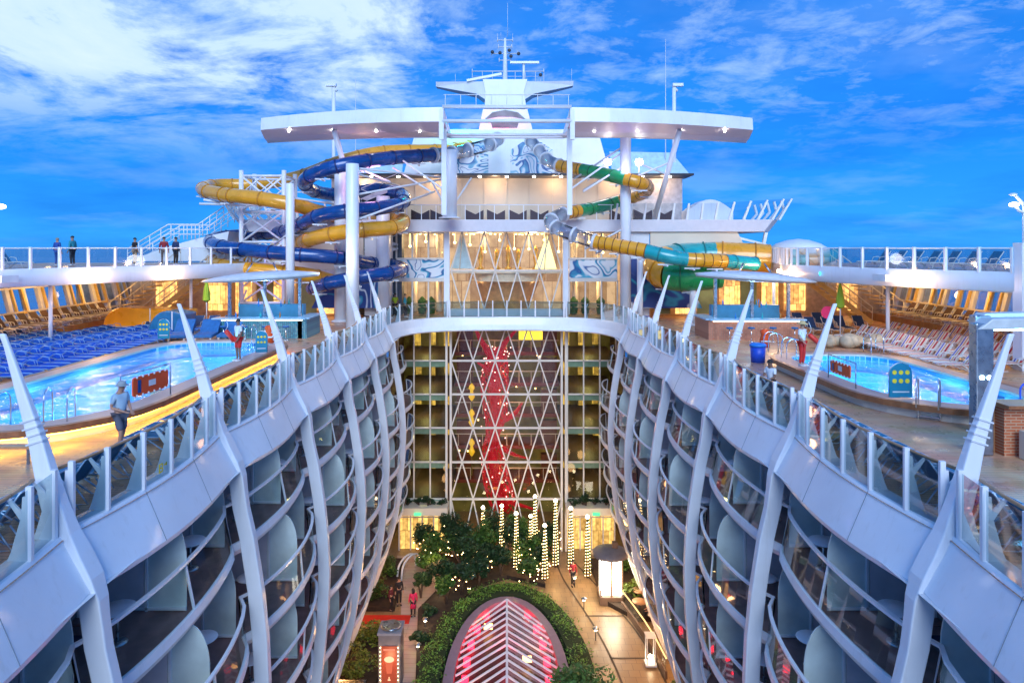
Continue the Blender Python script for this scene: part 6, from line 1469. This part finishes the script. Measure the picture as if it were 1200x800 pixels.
hs = N.new('ShaderNodeHueSaturation'); hs.inputs['Saturation'].default_value = 1.7; L.new(sky.outputs[0], hs.inputs['Color'])
# dusk blue of this sky: deeper and purer than the clean-air model gives, so filter it
air = mix(1., hs.outputs[0], (.05,.55,1.5,1), 'MULTIPLY')
deep = ramp(sep.outputs['Z'], [(0,(.30,2.5,7.0,1)),(.12,(.15,2.1,6.8,1)),(.35,(.22,1.8,5.8,1)),(1,(.25,1.7,5.0,1))])
air = mix(.85, air, deep)
air = mix(1., air, ramp(noise(.8,6,.6), [(.30,(.62,.72,.80,1)),(.55,(.95,.97,.98,1)),(1,g(1.))]), 'MULTIPLY')
big = M('MULTIPLY', noise(.42,2,.5), 1.)
# the great bright bank stands up and to the left
dt = N.new('ShaderNodeVectorMath'); dt.operation = 'DOT_PRODUCT'; L.new(tc.outputs['Generated'], dt.inputs[0]); dt.inputs[1].default_value = V(-.42,.86,.30).normalized()
bank = ramp(dt.outputs['Value'], [(.86,g(0)),(.93,g(.45)),(.985,g(1)),(1.,g(1))])
n1 = noise(1.5,9,.64,.45); n2 = noise(5.0,7,.65,.3)
cloud = ramp(M('ADD', M('MULTIPLY', n1, .78), M('ADD', M('MULTIPLY', bank, .23), M('MULTIPLY', n2, .18))), [(.60,g(0)),(.645,g(.4)),(.72,g(.95)),(1,g(1))])
high = ramp(sep.outputs['Z'], [(.10,g(0)),(.16,g(.4)),(.22,g(1)),(1,g(1))])
fleck = ramp(n2, [(.47,g(0)),(.60,g(.5)),(.72,g(.9)),(1,g(1))])
cl = M('MULTIPLY', M('MAXIMUM', cloud, M('MULTIPLY', fleck, .5)), high)
ccol = mix(n1, (2.6,4.5,6.7,1), (5.8,6.7,7.4,1))
low = ramp(M('ADD', noise(1.1,5,.6), 0.), [(.5,g(0)),(.66,g(.22)),(1,g(.3))])
lowm = M('MULTIPLY', low, ramp(sep.outputs['Z'], [(.0,g(0)),(.05,g(1)),(.25,g(.7)),(.4,g(0))]))
c0 = mix(lowm, air, (3.0,4.7,7.8,1))
c1 = mix(cl, c0, ccol)
L.new(c1, bg.inputs['Color']); bg.inputs['Strength'].default_value = .10
sd = bpy.data.lights.new('sun', 'SUN'); sd.energy = 1.7; sd.angle = R(35); sd.color = (.76,.88,1.)
so = bpy.data.objects.new('sun', sd); COL.objects.link(so)
so.rotation_euler = (R(61), 0, R(2))
cam = bpy.data.cameras.new('camera'); co = bpy.data.objects.new('camera', cam); COL.objects.link(co)
co.location = (0,0,ZC); co.rotation_euler = (R(90),0,0)
cam.lens = 24; cam.sensor_width = 36; cam.shift_x = .005; cam.shift_y = -110/1200; cam.clip_end = 60000; cam.clip_start = .1
S.camera = co
S.view_settings.view_transform = 'Standard'; S.view_settings.look = 'None'; S.view_settings.gamma = 1; S.view_settings.exposure = .68
S.view_settings.use_curve_mapping = False
S.cycles.transparent_max_bounces = 16; S.cycles.max_bounces = 5
